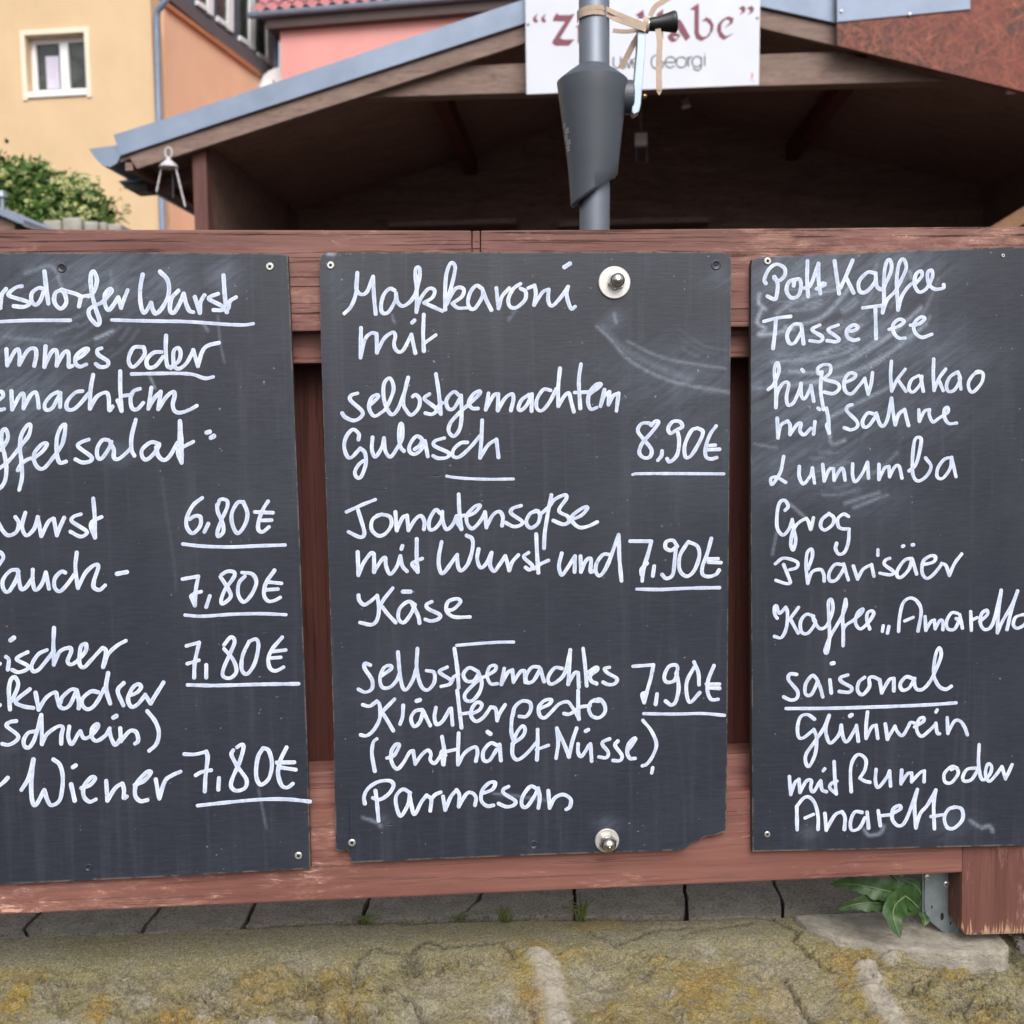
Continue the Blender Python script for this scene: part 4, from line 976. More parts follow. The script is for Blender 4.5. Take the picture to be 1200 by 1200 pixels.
# setts behind the fence
def sett_mat():
    t = NT('granite_setts')
    f1 = t.noise(45, None, 8, 0.8); f2 = t.noise(300, None, 5, 0.85)
    col = t.ramp(f1, [(0.3, srgb(128, 121, 111)), (0.5, srgb(160, 153, 142)), (0.72, srgb(186, 178, 166))])
    col = t.mix(t.math('MULTIPLY', t.ramp(f2, [(0.53, 0.0), (0.60, 1.0)]), 0.55), col, srgb(182, 176, 165))
    col = t.mix(t.math('MULTIPLY', t.ramp(f2, [(0.41, 1.0), (0.48, 0.0)]), 0.6), col, srgb(56, 52, 47))
    t.set('Base Color', col); t.set('Roughness', 0.9); t.set('Specular IOR Level', 0.25); t.bump(t.math('ADD', f1, f2), 1.0, 0.005)
    return t.mat
M['sett'] = sett_mat()
M['soil'] = plain('joint_soil', srgb(46, 40, 33), 0.95, 0, 0.4, 80, 0.6, 160)
ZP = Z0 + 0.002
joints = [[(-150, 1112), (-140, 1085), (-110, 1040)], [(32, 1099), (28, 1088), (44, 1072), (70, 1046)], [(164, 1094.5), (166, 1092), (188, 1063), (210, 1036)], [(284, 1089.5), (286, 1087), (298, 1059), (312, 1030)],
          [(421, 1083), (424, 1076), (433, 1051), (443, 1022)], [(536, 1080), (540, 1074), (561, 1056), (566, 1044), (572, 1020)], [(675, 1079), (675, 1070), (673.5, 1042), (672, 1018)],
          [(806, 1077.5), (805, 1068), (802, 1035), (799, 1012)], [(920, 1075.5), (917, 1060), (907, 1033), (898, 1008)], [(1030, 1070), (1024, 1050), (1010, 1028), (1000, 1005)], [(1180, 1080), (1160, 1050), (1130, 1010), (1110, 990)], [(1330, 1080), (1300, 1040), (1260, 1000), (1240, 970)]]
mb = MB()
for a, b in zip(joints[:-1], joints[1:]):
    g = 2.0 + 2.2 * abs(mn.noise(Vector((a[0][0] * 0.71, 1.3, 5))))
    p = [(u + g, v) for u, v in a] + [(u - g, v) for u, v in reversed(b)]
    zz = ZP + 0.004 * mn.noise(Vector((a[0][0], 3.1, 0)))
    cor = [hitZ(u, v, zz) for u, v in p]
    back = (0.011 if 250 < a[0][0] < 700 else 0.003) + 0.007 * abs(mn.noise(Vector((a[0][0] * 0.37, 9.1, 2))))
    na = len(a); fa, fb = cor[0].y + back, cor[-1].y + back
    for i_, q in enumerate(cor): q.y = max(q.y, (fa + 0.0012 * i_) if i_ < na else (fb + 0.0012 * (len(cor) - 1 - i_)))
    top = []
    for q0, q1 in zip(cor, cor[1:] + cor[:1]):
        m_ = max(1, int((q1 - q0).length / 0.008))
        for s_ in range(m_):
            q = q0.lerp(q1, s_ / m_); w_ = Vector((mn.noise(q * 60), mn.noise(q * 60 + Vector((7, 3, 1))), 0)) * 0.0032
            top.append(q + w_)
    mb.prism(top, (0, 0, -0.06))
# second and further rows of setts on the patio
rng = random.Random(3)
y = max(hitZ(60, 1046, ZP).y, hitZ(1000, 1005, ZP).y) + 0.012
for row in range(4):
    x = -0.9 + 0.05 * (row % 2)
    d = 0.10
    while x < 1.1:
        w_ = rng.uniform(0.10, 0.17)
        yy = lambda xx: y + (0.05 * 0 if row else 0.0)
        mb.box((x, y, ZP - 0.05), (x + w_ - 0.008, y + d - 0.008, ZP + rng.uniform(-0.003, 0.003)))
        x += w_
    y += d
pav = mb.build('cobbled_paving', M['sett'], None, bevel=0.007, loc=(0, 0.1, ZP - 0.06)); tag(pav, 'dark granite setts laid in rows behind the fence', 'paving', None, 'structure')
pl_ = [Vector((x_, y_ + 0.0015, ZP - 0.010)) for x_, y_ in zip(xs[::20], yb[::20])]
mb = MB(); mb.prism([Vector((-30, pl_[0].y, ZP - 0.010))] + pl_ + [Vector((30, pl_[-1].y, ZP - 0.010)), Vector((30, 60, ZP - 0.010)), Vector((-30, 60, ZP - 0.010))], (0, 0, -0.4)); o = mb.build('patio_ground', M['soil'], None, loc=(0, 1, ZP - 0.02)); tag(o, None, None, None, 'structure')
mb = MB(); mb.box((-120, -120, ZST - 0.2), (120, 120, ZST)); o = mb.build('street', plain('street_asphalt', (0.05, 0.05, 0.052, 1), 0.9, 0, 0.2, 30, 0.3, 200), None, loc=(0, 0, ZST)); tag(o, None, None, None, 'structure')
mb = MB()
for k in range(2):
    lo, hi = ((-30, -0.86), (0.98, 30))[k]
    mb.box((lo, -0.35, ZST), (hi, 0.011, Z0 - 0.02))
mb.build('wall_run', M['concrete'], wall)

# gravel heap at the right end
mb = MB(); rg = random.Random(5)
for k in range(420):
    u = rg.uniform(1178, 1262); v = rg.uniform(1086, 1118)
    if v > 1088 + (u - 1178) * 1.5: continue
    c = hitZ(u, v, Z0 + 0.002); s = rg.uniform(0.0015, 0.0042)
    a = rg.uniform(0, 6)
    pts = []
    for dz, rr in ((-0.4, 0.9), (0.5, 0.8)):
        for q in range(5): pts.append(c + Vector((math.cos(a + q * 1.257) * s * rr * rg.uniform(.7, 1.2), math.sin(a + q * 1.257) * s * rr, dz * s + 0.002)))
    mb.add(pts, [(0, 1, 6, 5), (1, 2, 7, 6), (2, 3, 8, 7), (3, 4, 9, 8), (4, 0, 5, 9), (9, 8, 7, 6, 5)])
o = mb.build('gravel', plain('dark_gravel', srgb(96, 92, 88), 0.9, 0, 0.4, 200), None, loc=hitZ(1200, 1100, Z0)); tag(o, 'dark loose gravel beside the concrete corner', 'gravel', None, 'stuff')

# ------------------------------------------------------------------ weeds
def leaf_mat(name, c1, c2, trans=0.15):
    t = NT(name); n = t.noise(70, None, 4, 0.6)
    t.set('Base Color', t.ramp(n, [(0.3, c1), (0.7, c2)])); t.set('Roughness', 0.5); t.set('Specular IOR Level', 0.4)
    t.bump(t.noise(160, None, 3, 0.5), 0.35, 0.002)
    return t.mat
M['leaf'] = leaf_mat('weed_leaf', srgb(32, 54, 24), srgb(54, 82, 38))
M['vein'] = plain('leaf_vein', srgb(92, 112, 72), 0.6)
M['grass'] = leaf_mat('grass_blade', srgb(74, 86, 44), srgb(112, 120, 66))
weed = thing('weed_plant', hitZ(1076, 1066, Z0), 'dark green broad-leaved weed under the rail beside the metal post shoe', 'plant')
def leaf(path_px, wpx, parent, Ys, bend=0.25):
    """path of (u, v) with a depth per point"""
    pts = [hitY(u, v, y) for (u, v), y in zip(path_px, Ys)]
    pp = catmull([tuple(p) for p in pts], 0.004)
    pp = [Vector(p) for p in pp]
    n = len(pp); mb = MB(); k = 0.00088
    vs_ = []; rib = []
    for i, p in enumerate(pp):
        t = i / (n - 1)
        d = (pp[min(i + 1, n - 1)] - pp[max(i - 1, 0)]).normalized()
        sd = d.cross(Vector((0, -1, 0.35))).normalized(); up = sd.cross(d).normalized()
        w_ = wpx * k * (math.sin(math.pi * min(1, (t * 0.94 + 0.06)) ** 0.8) ** 0.7) * (1 + 0.10 * math.sin(i * 1.9) + 0.08 * math.sin(i * 0.83))
        for s, b in ((-1, bend * 1.0), (-0.55, bend * 0.85), (-0.06, 0), (0.06, 0), (0.55, bend * 0.85), (1, bend * 1.0)):
            vs_.append(p + sd * w_ * s + up * w_ * (b + 0.09 * math.sin(i * 1.3 + s * 3)))
        rib.append(p + up * 0.0004)
    mb.add(vs_, [(i * 6 + j, i * 6 + j + 1, i * 6 + j + 7, i * 6 + j + 6) for i in range(n - 1) for j in range(5)])
    ob = mb.build('leaf', M['leaf'], parent, smooth=True)
    mb = MB(); mb.tube(rib, [0.0011 * (1 - 0.7 * i / (n - 1)) for i in range(n)], 6); mb.build('leaf_vein', M['vein'], ob, smooth=True)
leaf([(1076, 1064), (1060, 1050), (1030, 1042), (1000, 1036), (972, 1036)], 13, weed, [0.03, 0.02, 0.018, 0.028, 0.04])
leaf([(1074, 1066), (1050, 1060), (1020, 1058), (1000, 1060), (982, 1066)], 11, weed, [0.03, 0.02, 0.018, 0.02, 0.026])
leaf([(1060, 1050), (1048, 1062), (1047, 1078), (1055, 1099)], 14.5, weed, [0.02, 0.0, -0.012, -0.02])
leaf([(1077, 1066), (1064, 1046), (1050, 1030), (1040, 1018)], 9, weed, [0.034, 0.03, 0.034, 0.04])
leaf([(1076, 1064), (1080, 1050), (1070, 1036), (1050, 1030)], 7, weed, [0.036, 0.034, 0.036, 0.04])
leaf([(1080, 1070), (1083, 1076), (1084, 1080), (1082, 1086)], 6, weed, [0.02, 0.012, 0.008, 0.006])
def tuft(u, v, n, h, label, spread=1.0):
    c = hitZ(u, v, Z0); e = thing('grass_tuft', c, label, 'grass', 'grass tufts in the paving joints')
    mb = MB(); rg = random.Random(int(u))
    for k in range(n):
        a = rg.uniform(-1, 1) * spread; hh = h * rg.uniform(0.5, 1.0); b = rg.uniform(-0.6, 0.3)
        p = c + Vector((rg.uniform(-0.006, 0.006), rg.uniform(-0.003, 0.003), 0))
        path = [p, p + Vector((a * hh * 0.3, b * hh * 0.2, hh * 0.55)), p + Vector((a * hh * 0.8, b * hh * 0.5, hh * (0.95 - 0.3 * abs(a))))]
        mb.tube([Vector(q) for q in catmull([tuple(q) for q in path], 0.003)], 0.0007, 4)
    mb.build('blades', M['grass'], e, smooth=True)
tuft(592, 1079, 18, 0.024, 'small grass tuft under the middle board, left one of the pair')
tuft(681, 1079, 20, 0.032, 'tallest grass tuft, at the joint under the lower bolt')
tuft(430, 1082, 16, 0.016, 'low grass tuft in the joint below the left edge of the middle board', 1.6)
tuft(538, 1079, 9, 0.010, 'tiny sprig in the zigzag joint of the setts', 1.4)
# ================================================================== parasol behind the fence
PD = 1.56                                              # distance of the pole from the camera
pole_c = at(697.5, 300, PD); PCX, PCY = pole_c.x, pole_c.y
polf = Frame((PCX, PCY, 0), YAW)
PLZ = lambda v: polf.px(697, v).z
M['pole'] = plain('pole_aluminium', srgb(114, 121, 132), 0.5, 0.5, 0.06, 30)
M['gplastic'] = plain('grey_plastic', srgb(70, 76, 84), 0.42, 0, 0.08, 14, 0.08, 260)
M['black'] = plain('black_plastic', srgb(30, 33, 36), 0.4, 0, 0.1, 40)
par = thing('parasol', (PCX, PCY, ZP), 'grey parasol pole with dark crank housing standing behind the middle board', 'parasol')
prad = 17.6 / 1200 * PD
mb = MB(); mb.tube([(PCX - 0.012, PCY, ZP + 0.02), (PCX, PCY, PLZ(230)), (PCX + 0.004, PCY, PLZ(-300))], [prad * 0.98, prad, prad], 40)
pole = mb.build('pole', M['pole'], par, smooth=True)
mb = MB(); mb.lathe([(0.25, 0), (0.25, 0.05), (0.23, 0.065), (0.05, 0.07), (0.045, 0.16), (0.035, 0.165)], (PCX - 0.012, PCY, ZP), (0, 0, 1), 40); mb.build('base', M['gplastic'], par)
k = PD / 1200
mb = MB()
zt, zs, zb = PLZ(77), PLZ(100), PLZ(212)
prof = [(18 * k, PLZ(78)), (30 * k, PLZ(87)), (39.6 * k, PLZ(95)), (41 * k, PLZ(96.5)), (41 * k, PLZ(97.5)), (38.8 * k, PLZ(116)), (34 * k, PLZ(155)), (30 * k, PLZ(190)), (28.5 * k, PLZ(205))]
n = 56; ring = []
for r_, z in prof:
    ring.append([Vector((PCX - 0.002 + math.cos(2 * math.pi * j / n) * r_, PCY + math.sin(2 * math.pi * j / n) * r_, z)) for j in range(n)])
def cut(r_, dz):
    o_ = []
    for j in range(n):
        a = 2 * math.pi * j / n; x = math.cos(a) * r_
        z = PLZ(223.5) + dz + (x / (27 * k)) * (PLZ(206) - PLZ(241)) * 0.5
        o_.append(Vector((PCX - 0.002 + x, PCY + math.sin(a) * r_, z)))
    return o_
ring.append(cut(26.6 * k, 0)); ring.append(cut(24.6 * k, -0.004)); ring.append(cut(22.5 * k, 0.004)); ring.append(cut(19 * k, 0.03))
vs_ = [p for r_ in ring for p in r_]
fs = [(i * n + j, i * n + (j + 1) % n, (i + 1) * n + (j + 1) % n, (i + 1) * n + j) for i in range(len(ring) - 1) for j in range(n)]
mb.add(vs_, fs)
housing = mb.build('crank_housing', M['gplastic'], par, smooth=True)
md = housing.modifiers.new('edge', 'EDGE_SPLIT'); md.split_angle = R(32)
# pale lettering seen edge-on at the left of the housing
mb = MB()
for v0, v1, dx in ((147, 152, 0), (154, 160, 1.2), (161, 167, .4), (168, 173, 1.4), (174, 180, .8)):
    for q in (0, 1):
        v = v0 + (v1 - v0) * q * 0.55; a = R(190 + 8 * dx)
        def onh(a, v):
            r_ = np.interp(v, [120, 155, 190, 205], [38.5, 34, 30, 28.5]) * k + 0.0005
            return Vector((PCX - 0.002 + math.cos(a) * r_, PCY + math.sin(a) * r_, PLZ(v)))
        h_ = (v1 - v0) * 0.42
        aa = [a - 0.12, a + 0.16]
        mb.add([onh(aa[0], v + h_), onh(aa[1], v + h_), onh(aa[1], v), onh(aa[0], v)], [(0, 1, 2, 3)])
mb.build('lettering', plain('pale_print', srgb(150, 155, 155), 0.6), housing)
# side boss, crank arm, knob
bc = polf.px(730, 113); ax = polf.r
mb = MB(); mb.lathe([(18 * k, -0.012), (19 * k, 0.006), (18.6 * k, 0.014), (16 * k, 0.016)], bc + polf.d * 0.004, ax, 36); mb.build('crank_boss', M['gplastic'], par, smooth=False)
mb = MB()
arm = [(740.5, 131), (743, 134), (749, 131), (751, 122), (753.5, 92), (756, 60), (757, 22), (748, 22), (746.5, 60), (743.5, 92), (741, 122)]
mb.prism([polf.px(u, v, -0.012) for u, v in arm], polf.d * 0.022)
mb.build('crank_arm', plain('crank_steel', srgb(150, 164, 178), 0.42, 0.7, 0.06, 40), par, bevel=0.001)
kc = polf.px(752, 30, -0.004)
mb = MB(); mb.lathe([(7.5 * k, 0), (7.5 * k, 8 * k)], kc, polf.r, 24); mb.build('knob_collar', M['nut_metal'], par, smooth=False)
mb = MB(); mb.lathe([(6.8 * k, 8 * k), (7.2 * k, 10 * k), (8 * k, 20 * k), (11.5 * k, 36 * k), (12 * k, 38 * k), (11 * k, 40 * k), (4 * k, 40.5 * k)], kc, (polf.r + Vector((0, 0, 0.10))).normalized(), 32); mb.build('crank_knob', M['black'], par, smooth=True)
mb = MB(); mb.lathe([(2.6 * k, 0), (2.6 * k, 3 * k), (1.5 * k, 5 * k)], polf.px(753, 113, -0.002), (polf.r - polf.d * 0.4).normalized(), 14); mb.build('brass_screw', plain('brass', srgb(176, 140, 88), 0.3, 0.9), par, smooth=True)
# tan tie strap
M['strap'] = plain('tan_strap', srgb(178, 158, 142), 0.85, 0, 0.12, 60, 0.4, 400)
strap = thing('tie_strap', polf.px(745, 60, 0.03), 'tan fabric strap wound round the pole and the crank knob', 'strap')
def ribbon(mb, pts, w, nrm=None, th=0.0012):
    pp = [Vector(q) for q in catmull([tuple(p) for p in pts], 0.003)]
    m = len(pp); vs_ = []
    for i, p in enumerate(pp):
        t = (pp[min(i + 1, m - 1)] - pp[max(i - 1, 0)]).normalized()
        nn = nrm(p) if callable(nrm) else Vector(nrm)
        s = t.cross(nn).normalized() * w * 0.5; nn = nn.normalized() * th
        vs_ += [p + s, p - s, p - s + nn, p + s + nn]
    mb.add(vs_, [f for i in range(m - 1) for f in [(i * 4 + a, i * 4 + (a + 1) % 4, i * 4 + 4 + (a + 1) % 4, i * 4 + 4 + a) for a in range(4)]] + [(0, 1, 2, 3), (4 * m - 1, 4 * m - 2, 4 * m - 3, 4 * m - 4)])
def wrap(v0, v1, vend, w, name):
    mb = MB(); pts = []
    for a in range(-200, 21, 20):
        t = (a + 200) / 220; z = PLZ(v0 + (v1 - v0) * t)
        pts.append((PCX + 0.0005 + math.cos(R(a)) * (prad + 0.0006), PCY + math.sin(R(a)) * (prad + 0.0006), z))
    pts = pts[:9]
    pts += [polf.px(722, v1 + 1, -0.022), polf.px(740, (v1 + vend) / 2 + 1, -0.018), polf.px(757, vend, -0.014)]
    ribbon(mb, pts, w, lambda p: Vector((p.x - PCX, p.y - PCY, 0)) if p.x < PCX + prad * 0.6 else -polf.d)
    mb.build(name, M['strap'], strap, smooth=False)
wrap(17, 15, 30, 0.0068, 'strap_loop'); wrap(22, 21.5, 35, 0.0066, 'strap_loop')
mb = MB(); ribbon(mb, [polf.px(718, 36, 0.02), polf.px(735, 37, 0.012), polf.px(756, 34, 0.0)], 0.006, -polf.d); mb.build('strap_loop', M['strap'], strap)
mb = MB(); ribbon(mb, [polf.px(752, 36, 0.004), polf.px(742, 52, 0.006), polf.px(735, 66, 0.008), polf.px(727, 80, 0.012)], 0.0088, -polf.d); mb.build('strap_end', M['strap'], strap)
mb = MB(); ribbon(mb, [polf.px(762, 19, -0.012), polf.px(768, 8, -0.012), polf.px(782, -1, -0.012), polf.px(800, -12, -0.010)], 0.0075, -polf.d); mb.build('strap_end', M['strap'], strap)
mb = MB(); ribbon(mb, [polf.px(771, 34, -0.012), polf.px(773, 50, -0.014), polf.px(772, 75, -0.015), polf.px(772.5, 106, -0.015)], 0.0085, -polf.d); mb.add([polf.px(769, 106, -0.0155), polf.px(776, 106, -0.0155), polf.px(772.5, 112, -0.0155)], [(0, 1, 2)]); mb.build('strap_end', M['strap'], strap)
mb = MB(); mb.lathe([(8.6 * k, 0.5 * k), (8.6 * k, 7.5 * k)], kc, polf.r, 24); mb.build('strap_knot', M['strap'], strap)

# ================================================================== the timber hut
HD = 4.5
hut_p = at(760, 300, HD)
hf = Frame((hut_p.x, hut_p.y, 0), YAW + 4.0)
hpx = lambda u, v, off=0.0: hf.px(u, v, off)
DEP = 1.65
hut = thing('timber_hut', hf.w(0, 0, ZP), 'dark open-fronted timber hut with a low gable roof edged in zinc', 'hut')
ap = hf.loc(hpx(762, -21)); el = hf.loc(hpx(139, 184))
slopeL = (ap.z - el.z) / (ap.x - el.x)
q1, q2 = hf.loc(hpx(890, 8)), hf.loc(hpx(980, 28.5)); slopeR = (q1.z - q2.z) / (q2.x - q1.x)
er = Vector((2 * ap.x - el.x, 0, ap.z - slopeR * (ap.x - el.x)))
def slab(mb, xa, za, xb, zb, d0, d1, th):
    mb.prism([hf.w(xa, d0, za), hf.w(xb, d0, zb), hf.w(xb, d0, zb + th), hf.w(xa, d0, za + th)], hf.d * (d1 - d0))
roof = None
mb = MB(); slab(mb, el.x, el.z - 0.02, ap.x, ap.z - 0.02, 0.012, DEP, 0.022); slab(mb, ap.x, ap.z - 0.02, er.x, er.z - 0.02, 0.012, DEP, 0.022)
roof = mb.build('roof', M['hut_dark'], hut)
mb = MB(); slab(mb, el.x - 0.02, el.z + 0.012, ap.x, ap.z + 0.012, 0.008, DEP + 0.05, 0.012); slab(mb, ap.x, ap.z + 0.012, er.x, er.z + 0.012, 0.008, DEP + 0.05, 0.012)
mb.build('roof_covering', M['zinc'], roof)
# zinc verge flashing, two bends
mb = MB(); mb.prism([hpx(133, 158, -0.012), hpx(232, 127, -0.012), hpx(232, 152, -0.012), hpx(141, 182, -0.012)], hf.d * 0.014); mb.build('verge_flashing', M['zinc'], roof)
mb = MB(); mb.prism([hpx(229, 127.6, -0.014), hpx(762, -50, -0.014), hpx(762, -21, -0.014), hpx(229, 152.6, -0.014)], hf.d * 0.014); mb.build('verge_flashing', M['zinc'], roof)
mb = MB(); mb.prism([hpx(763, -50, -0.013), hpx(1000, 3, -0.013), hpx(1000, 31, -0.013), hpx(763, -21, -0.013)], hf.d * 0.014); mb.build('verge_flashing', M['zinc'], roof)
# bargeboards
mb = MB(); mb.prism([hpx(150, 182, 0.004), hpx(762, -17, 0.004), hpx(762, 3, 0.004), hpx(160, 198, 0.004)], hf.d * 0.028); mb.build('bargeboard', M['hut_trim'], hut, bevel=0.003)
mb = MB(); mb.prism([hpx(763, -17, 0.004), hpx(1240, 90, 0.004), hpx(1240, 114, 0.004), hpx(763, 3, 0.004)], hf.d * 0.028); mb.build('bargeboard', M['hut_trim'], hut, bevel=0.003)
# tie beam
mb = MB(); mb.prism([hpx(418, 114.5, 0.045), hpx(540, 77, 0.045), hpx(985, 60, 0.045), hpx(1112, 94.5, 0.045)], hf.d * 0.08); mb.build('tie_beam', M['hut_trim'], hut, bevel=0.004)
# purlins under the roof
def purlin(u, v, w=0.07, h=0.09):
    a = hf.loc(hpx(u, v, 0.14))
    mb = MB(); mb.box((a.x - w / 2, 0.14, a.z), (a.x + w / 2, DEP - 0.06, a.z + h + 0.3 * 0), hf); mb.build('purlin', M['plank'], hut, bevel=0.004)
zr = lambda x: (ap.z - slopeL * (ap.x - x)) if x < ap.x else ap.z - slopeR * (x - ap.x)
for u in (512, 1006):
    x = hf.loc(hpx(u, 110, 0.14)).x
    mb = MB(); mb.box((x - 0.035, 0.14, zr(x) - 0.135), (x + 0.035, DEP - 0.06, zr(x) - 0.045), hf); mb.build('purlin', M['plank'], hut, bevel=0.004)
for x in np.linspace(el.x + 0.25, er.x - 0.3, 9):
    pass
# rafters at the eave, seen from below at the left
for dd in (0.35, 0.95, 1.5):
    mb = MB(); mb.prism([hf.w(el.x + 0.03, dd, zr(el.x + 0.03) - 0.075), hf.w(el.x + 0.36, dd, zr(el.x + 0.36) - 0.075), hf.w(el.x + 0.36, dd, zr(el.x + 0.36) - 0.024), hf.w(el.x + 0.03, dd, zr(el.x + 0.03) - 0.024)], hf.d * 0.06)
    mb.build('rafter', M['hut_dark'], hut)
# posts, walls
pxl = hf.loc(hpx(236, 240, 0.06))
hz = ZP - 0.0
def hbox(name, lo, hi, m, bev=0.0):
    mb = MB(); mb.box(lo, hi, hf); return mb.build(name, M[m], hut, bevel=bev)
hbox('corner_post', (pxl.x - 0.032, 0.05, hz), (pxl.x + 0.032, 0.115, zr(pxl.x) - 0.03), 'hut_post', 0.003)
xr = 2 * ap.x - pxl.x
hbox('corner_post', (xr - 0.032, 0.05, hz), (xr + 0.032, 0.115, zr(xr) - 0.03), 'hut_post', 0.003)
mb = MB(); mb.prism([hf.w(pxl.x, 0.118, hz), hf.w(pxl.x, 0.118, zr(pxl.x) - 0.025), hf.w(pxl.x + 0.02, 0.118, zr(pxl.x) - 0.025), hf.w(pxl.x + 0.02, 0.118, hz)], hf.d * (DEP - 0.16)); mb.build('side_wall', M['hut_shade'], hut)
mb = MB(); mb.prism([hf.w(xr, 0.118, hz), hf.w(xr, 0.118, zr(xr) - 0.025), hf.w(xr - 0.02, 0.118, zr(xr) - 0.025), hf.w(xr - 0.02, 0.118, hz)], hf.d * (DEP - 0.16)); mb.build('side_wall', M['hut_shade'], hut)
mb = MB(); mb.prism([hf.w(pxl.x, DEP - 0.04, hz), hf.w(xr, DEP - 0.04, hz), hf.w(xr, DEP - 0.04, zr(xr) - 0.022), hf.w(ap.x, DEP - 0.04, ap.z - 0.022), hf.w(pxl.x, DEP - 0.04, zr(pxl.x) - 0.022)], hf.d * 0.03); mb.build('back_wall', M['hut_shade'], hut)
# posts and shelves at the back
for u, w in ((258, 0.03), (333, 0.02)):
    a = hf.loc(hpx(u, 240, DEP - 0.3)); hbox('stud', (a.x - w, DEP - 0.3, hz), (a.x + w, DEP - 0.25, zr(a.x) - 0.03), 'hut_post')
for u0, u1, v in ((455, 605, 262), (655, 832, 261)):
    a, b = hf.loc(hpx(u0, v, DEP - 0.2)), hf.loc(hpx(u1, v, DEP - 0.2))
    hbox('shelf', (a.x, DEP - 0.2, a.z - 0.02), (b.x, DEP - 0.05, a.z + 0.012), 'hut_trim', 0.002)
# counter and apron below it, at the front
a = hf.loc(hpx(300, 285, 0.0)).z
hbox('apron', (pxl.x + 0.034, 0.06, hz), (xr - 0.034, 0.085, a - 0.12), 'hut_dark')
hbox('counter', (pxl.x + 0.034, -0.16, a - 0.118), (xr - 0.034, 0.2, a - 0.08), 'hut_trim', 0.004)
hbox('floor', (pxl.x + 0.022, 0.09, hz), (xr - 0.022, DEP - 0.05, hz + 0.03), 'hut_dark')
# slanting brace seen at the right
mb = MB(); mb.prism([hpx(1155, 270, 0.3), hpx(1215, 233, 0.3), hpx(1215, 252, 0.3), hpx(1180, 275, 0.3)], hf.d * 0.05); mb.build('brace', plain('light_brown_timber', srgb(128, 92, 62), 0.6, 0, 0.2, 20), hut)
# gutter and its end, running back along the eave
mb = MB(); gp = [(104, 174.5), (138, 170), (141.5, 182), (137, 191), (129, 196), (120, 194), (112, 186)]
G = [hpx(u, v, 0.0) for u, v in gp]
mb.prism(G, hf.d * 0.004)
inn = G[2:] + [G[0]]
pr = [(104, 174.5), (112, 186), (120, 194), (129, 196), (137, 191), (141.5, 182)]
ribp = [hpx(u, v, 0.0) for u, v in pr]
nn = len(ribp)
vs_ = ribp + [p + hf.d * DEP for p in ribp]
vs_ += [p + Vector((0.0, 0, 0.004)) for p in vs_]
mb.add(vs_, [(i, i + 1, nn + i + 1, nn + i) for i in range(nn - 1)] + [(2 * nn + i + 1, 2 * nn + i, 3 * nn + i, 3 * nn + i + 1) for i in range(nn - 1)])
mb.build('gutter', M['zinc'], hut)
# soffit board closing the eave
mb = MB(); mb.prism([hf.w(el.x + 0.02, 0.02, zr(el.x) - 0.055), hf.w(el.x + 0.055, 0.02, zr(el.x) - 0.055), hf.w(el.x + 0.055, 0.02, zr(el.x) - 0.02), hf.w(el.x + 0.02, 0.02, zr(el.x) - 0.02)], hf.d * (DEP - 0.05)); mb.build('eave_board', M['hut_dark'], hut)

# flat lamp under the eave
lc = hpx(156, 217, 0.25)
lamp = thing('eave_lamp', lc, 'small flat dark lamp hanging under the left eave of the hut', 'lamp')
mb = MB(); mb.prism([hpx(139, 212.5, 0.25), hpx(158, 209, 0.25), hpx(174, 213.5, 0.25), hpx(172, 223, 0.25), hpx(154, 224.5, 0.25), hpx(146, 220, 0.25)], hf.d * 0.11); lb = mb.build('lamp_body', M['black'], lamp, bevel=0.004)
mb = MB(); mb.prism([hpx(138, 212.4, 0.24), hpx(158, 208.4, 0.24), hpx(168, 210.5, 0.24), hpx(158, 212.8, 0.24), hpx(146, 214, 0.24)], hf.d * 0.13); mb.build('lamp_lid', M['zinc'], lamp)
mb = MB(); mb.tube([hpx(165, 212, 0.30), hpx(166, 180, 0.30)], 0.008, 8); mb.build('lamp_stem', M['black'], lamp)

# hanging pot holder on the bargeboard
M['pale_plastic'] = plain('pale_plastic', srgb(186, 182, 186), 0.5, 0, 0.1, 40)
hk = 4.45 / 1200
hang = thing('hanging_holder', hpx(197.5, 240, -0.03), 'pale cone-topped hanging holder with two thin cords under the left eave', 'hanger')
c = hpx(197.5, 190, -0.03)
mb = MB(); mb.lathe([(11.5 * hk, -6.5 * hk), (11.2 * hk, -5.5 * hk), (8 * hk, -1.5 * hk), (4 * hk, 2 * hk), (2.2 * hk, 4 * hk), (2 * hk, 6 * hk), (0.5 * hk, 6.5 * hk)], c, (0, 0, 1), 32); mb.build('cone_cap', M['pale_plastic'], hang, smooth=True)
mb = MB(); lp = [hpx(197.5 + 4 * math.sin(t), 179 - 6.2 * math.cos(t) * (1 if True else 1), -0.03) for t in [i * math.pi / 9 for i in range(19)]]
mb.tube(lp, 1.25 * hk, 8, False); mb.build('hook_loop', M['pale_plastic'], hang, smooth=True)
for (u0, v0), (u1, v1) in (((189, 197), (183.5, 225)), ((206, 197), (217, 242))):
    mb = MB(); mb.tube([hpx(u0, v0, -0.03), hpx(u1, v1, -0.03)], 1.1 * hk, 8); mb.build('cord', M['pale_plastic'], hang)
mb = MB(); mb.tube([hpx(202, 196, 0.0), hpx(203, 232, 0.0)], 0.7 * hk, 6); mb.build('cord', M['gplastic'], hang)

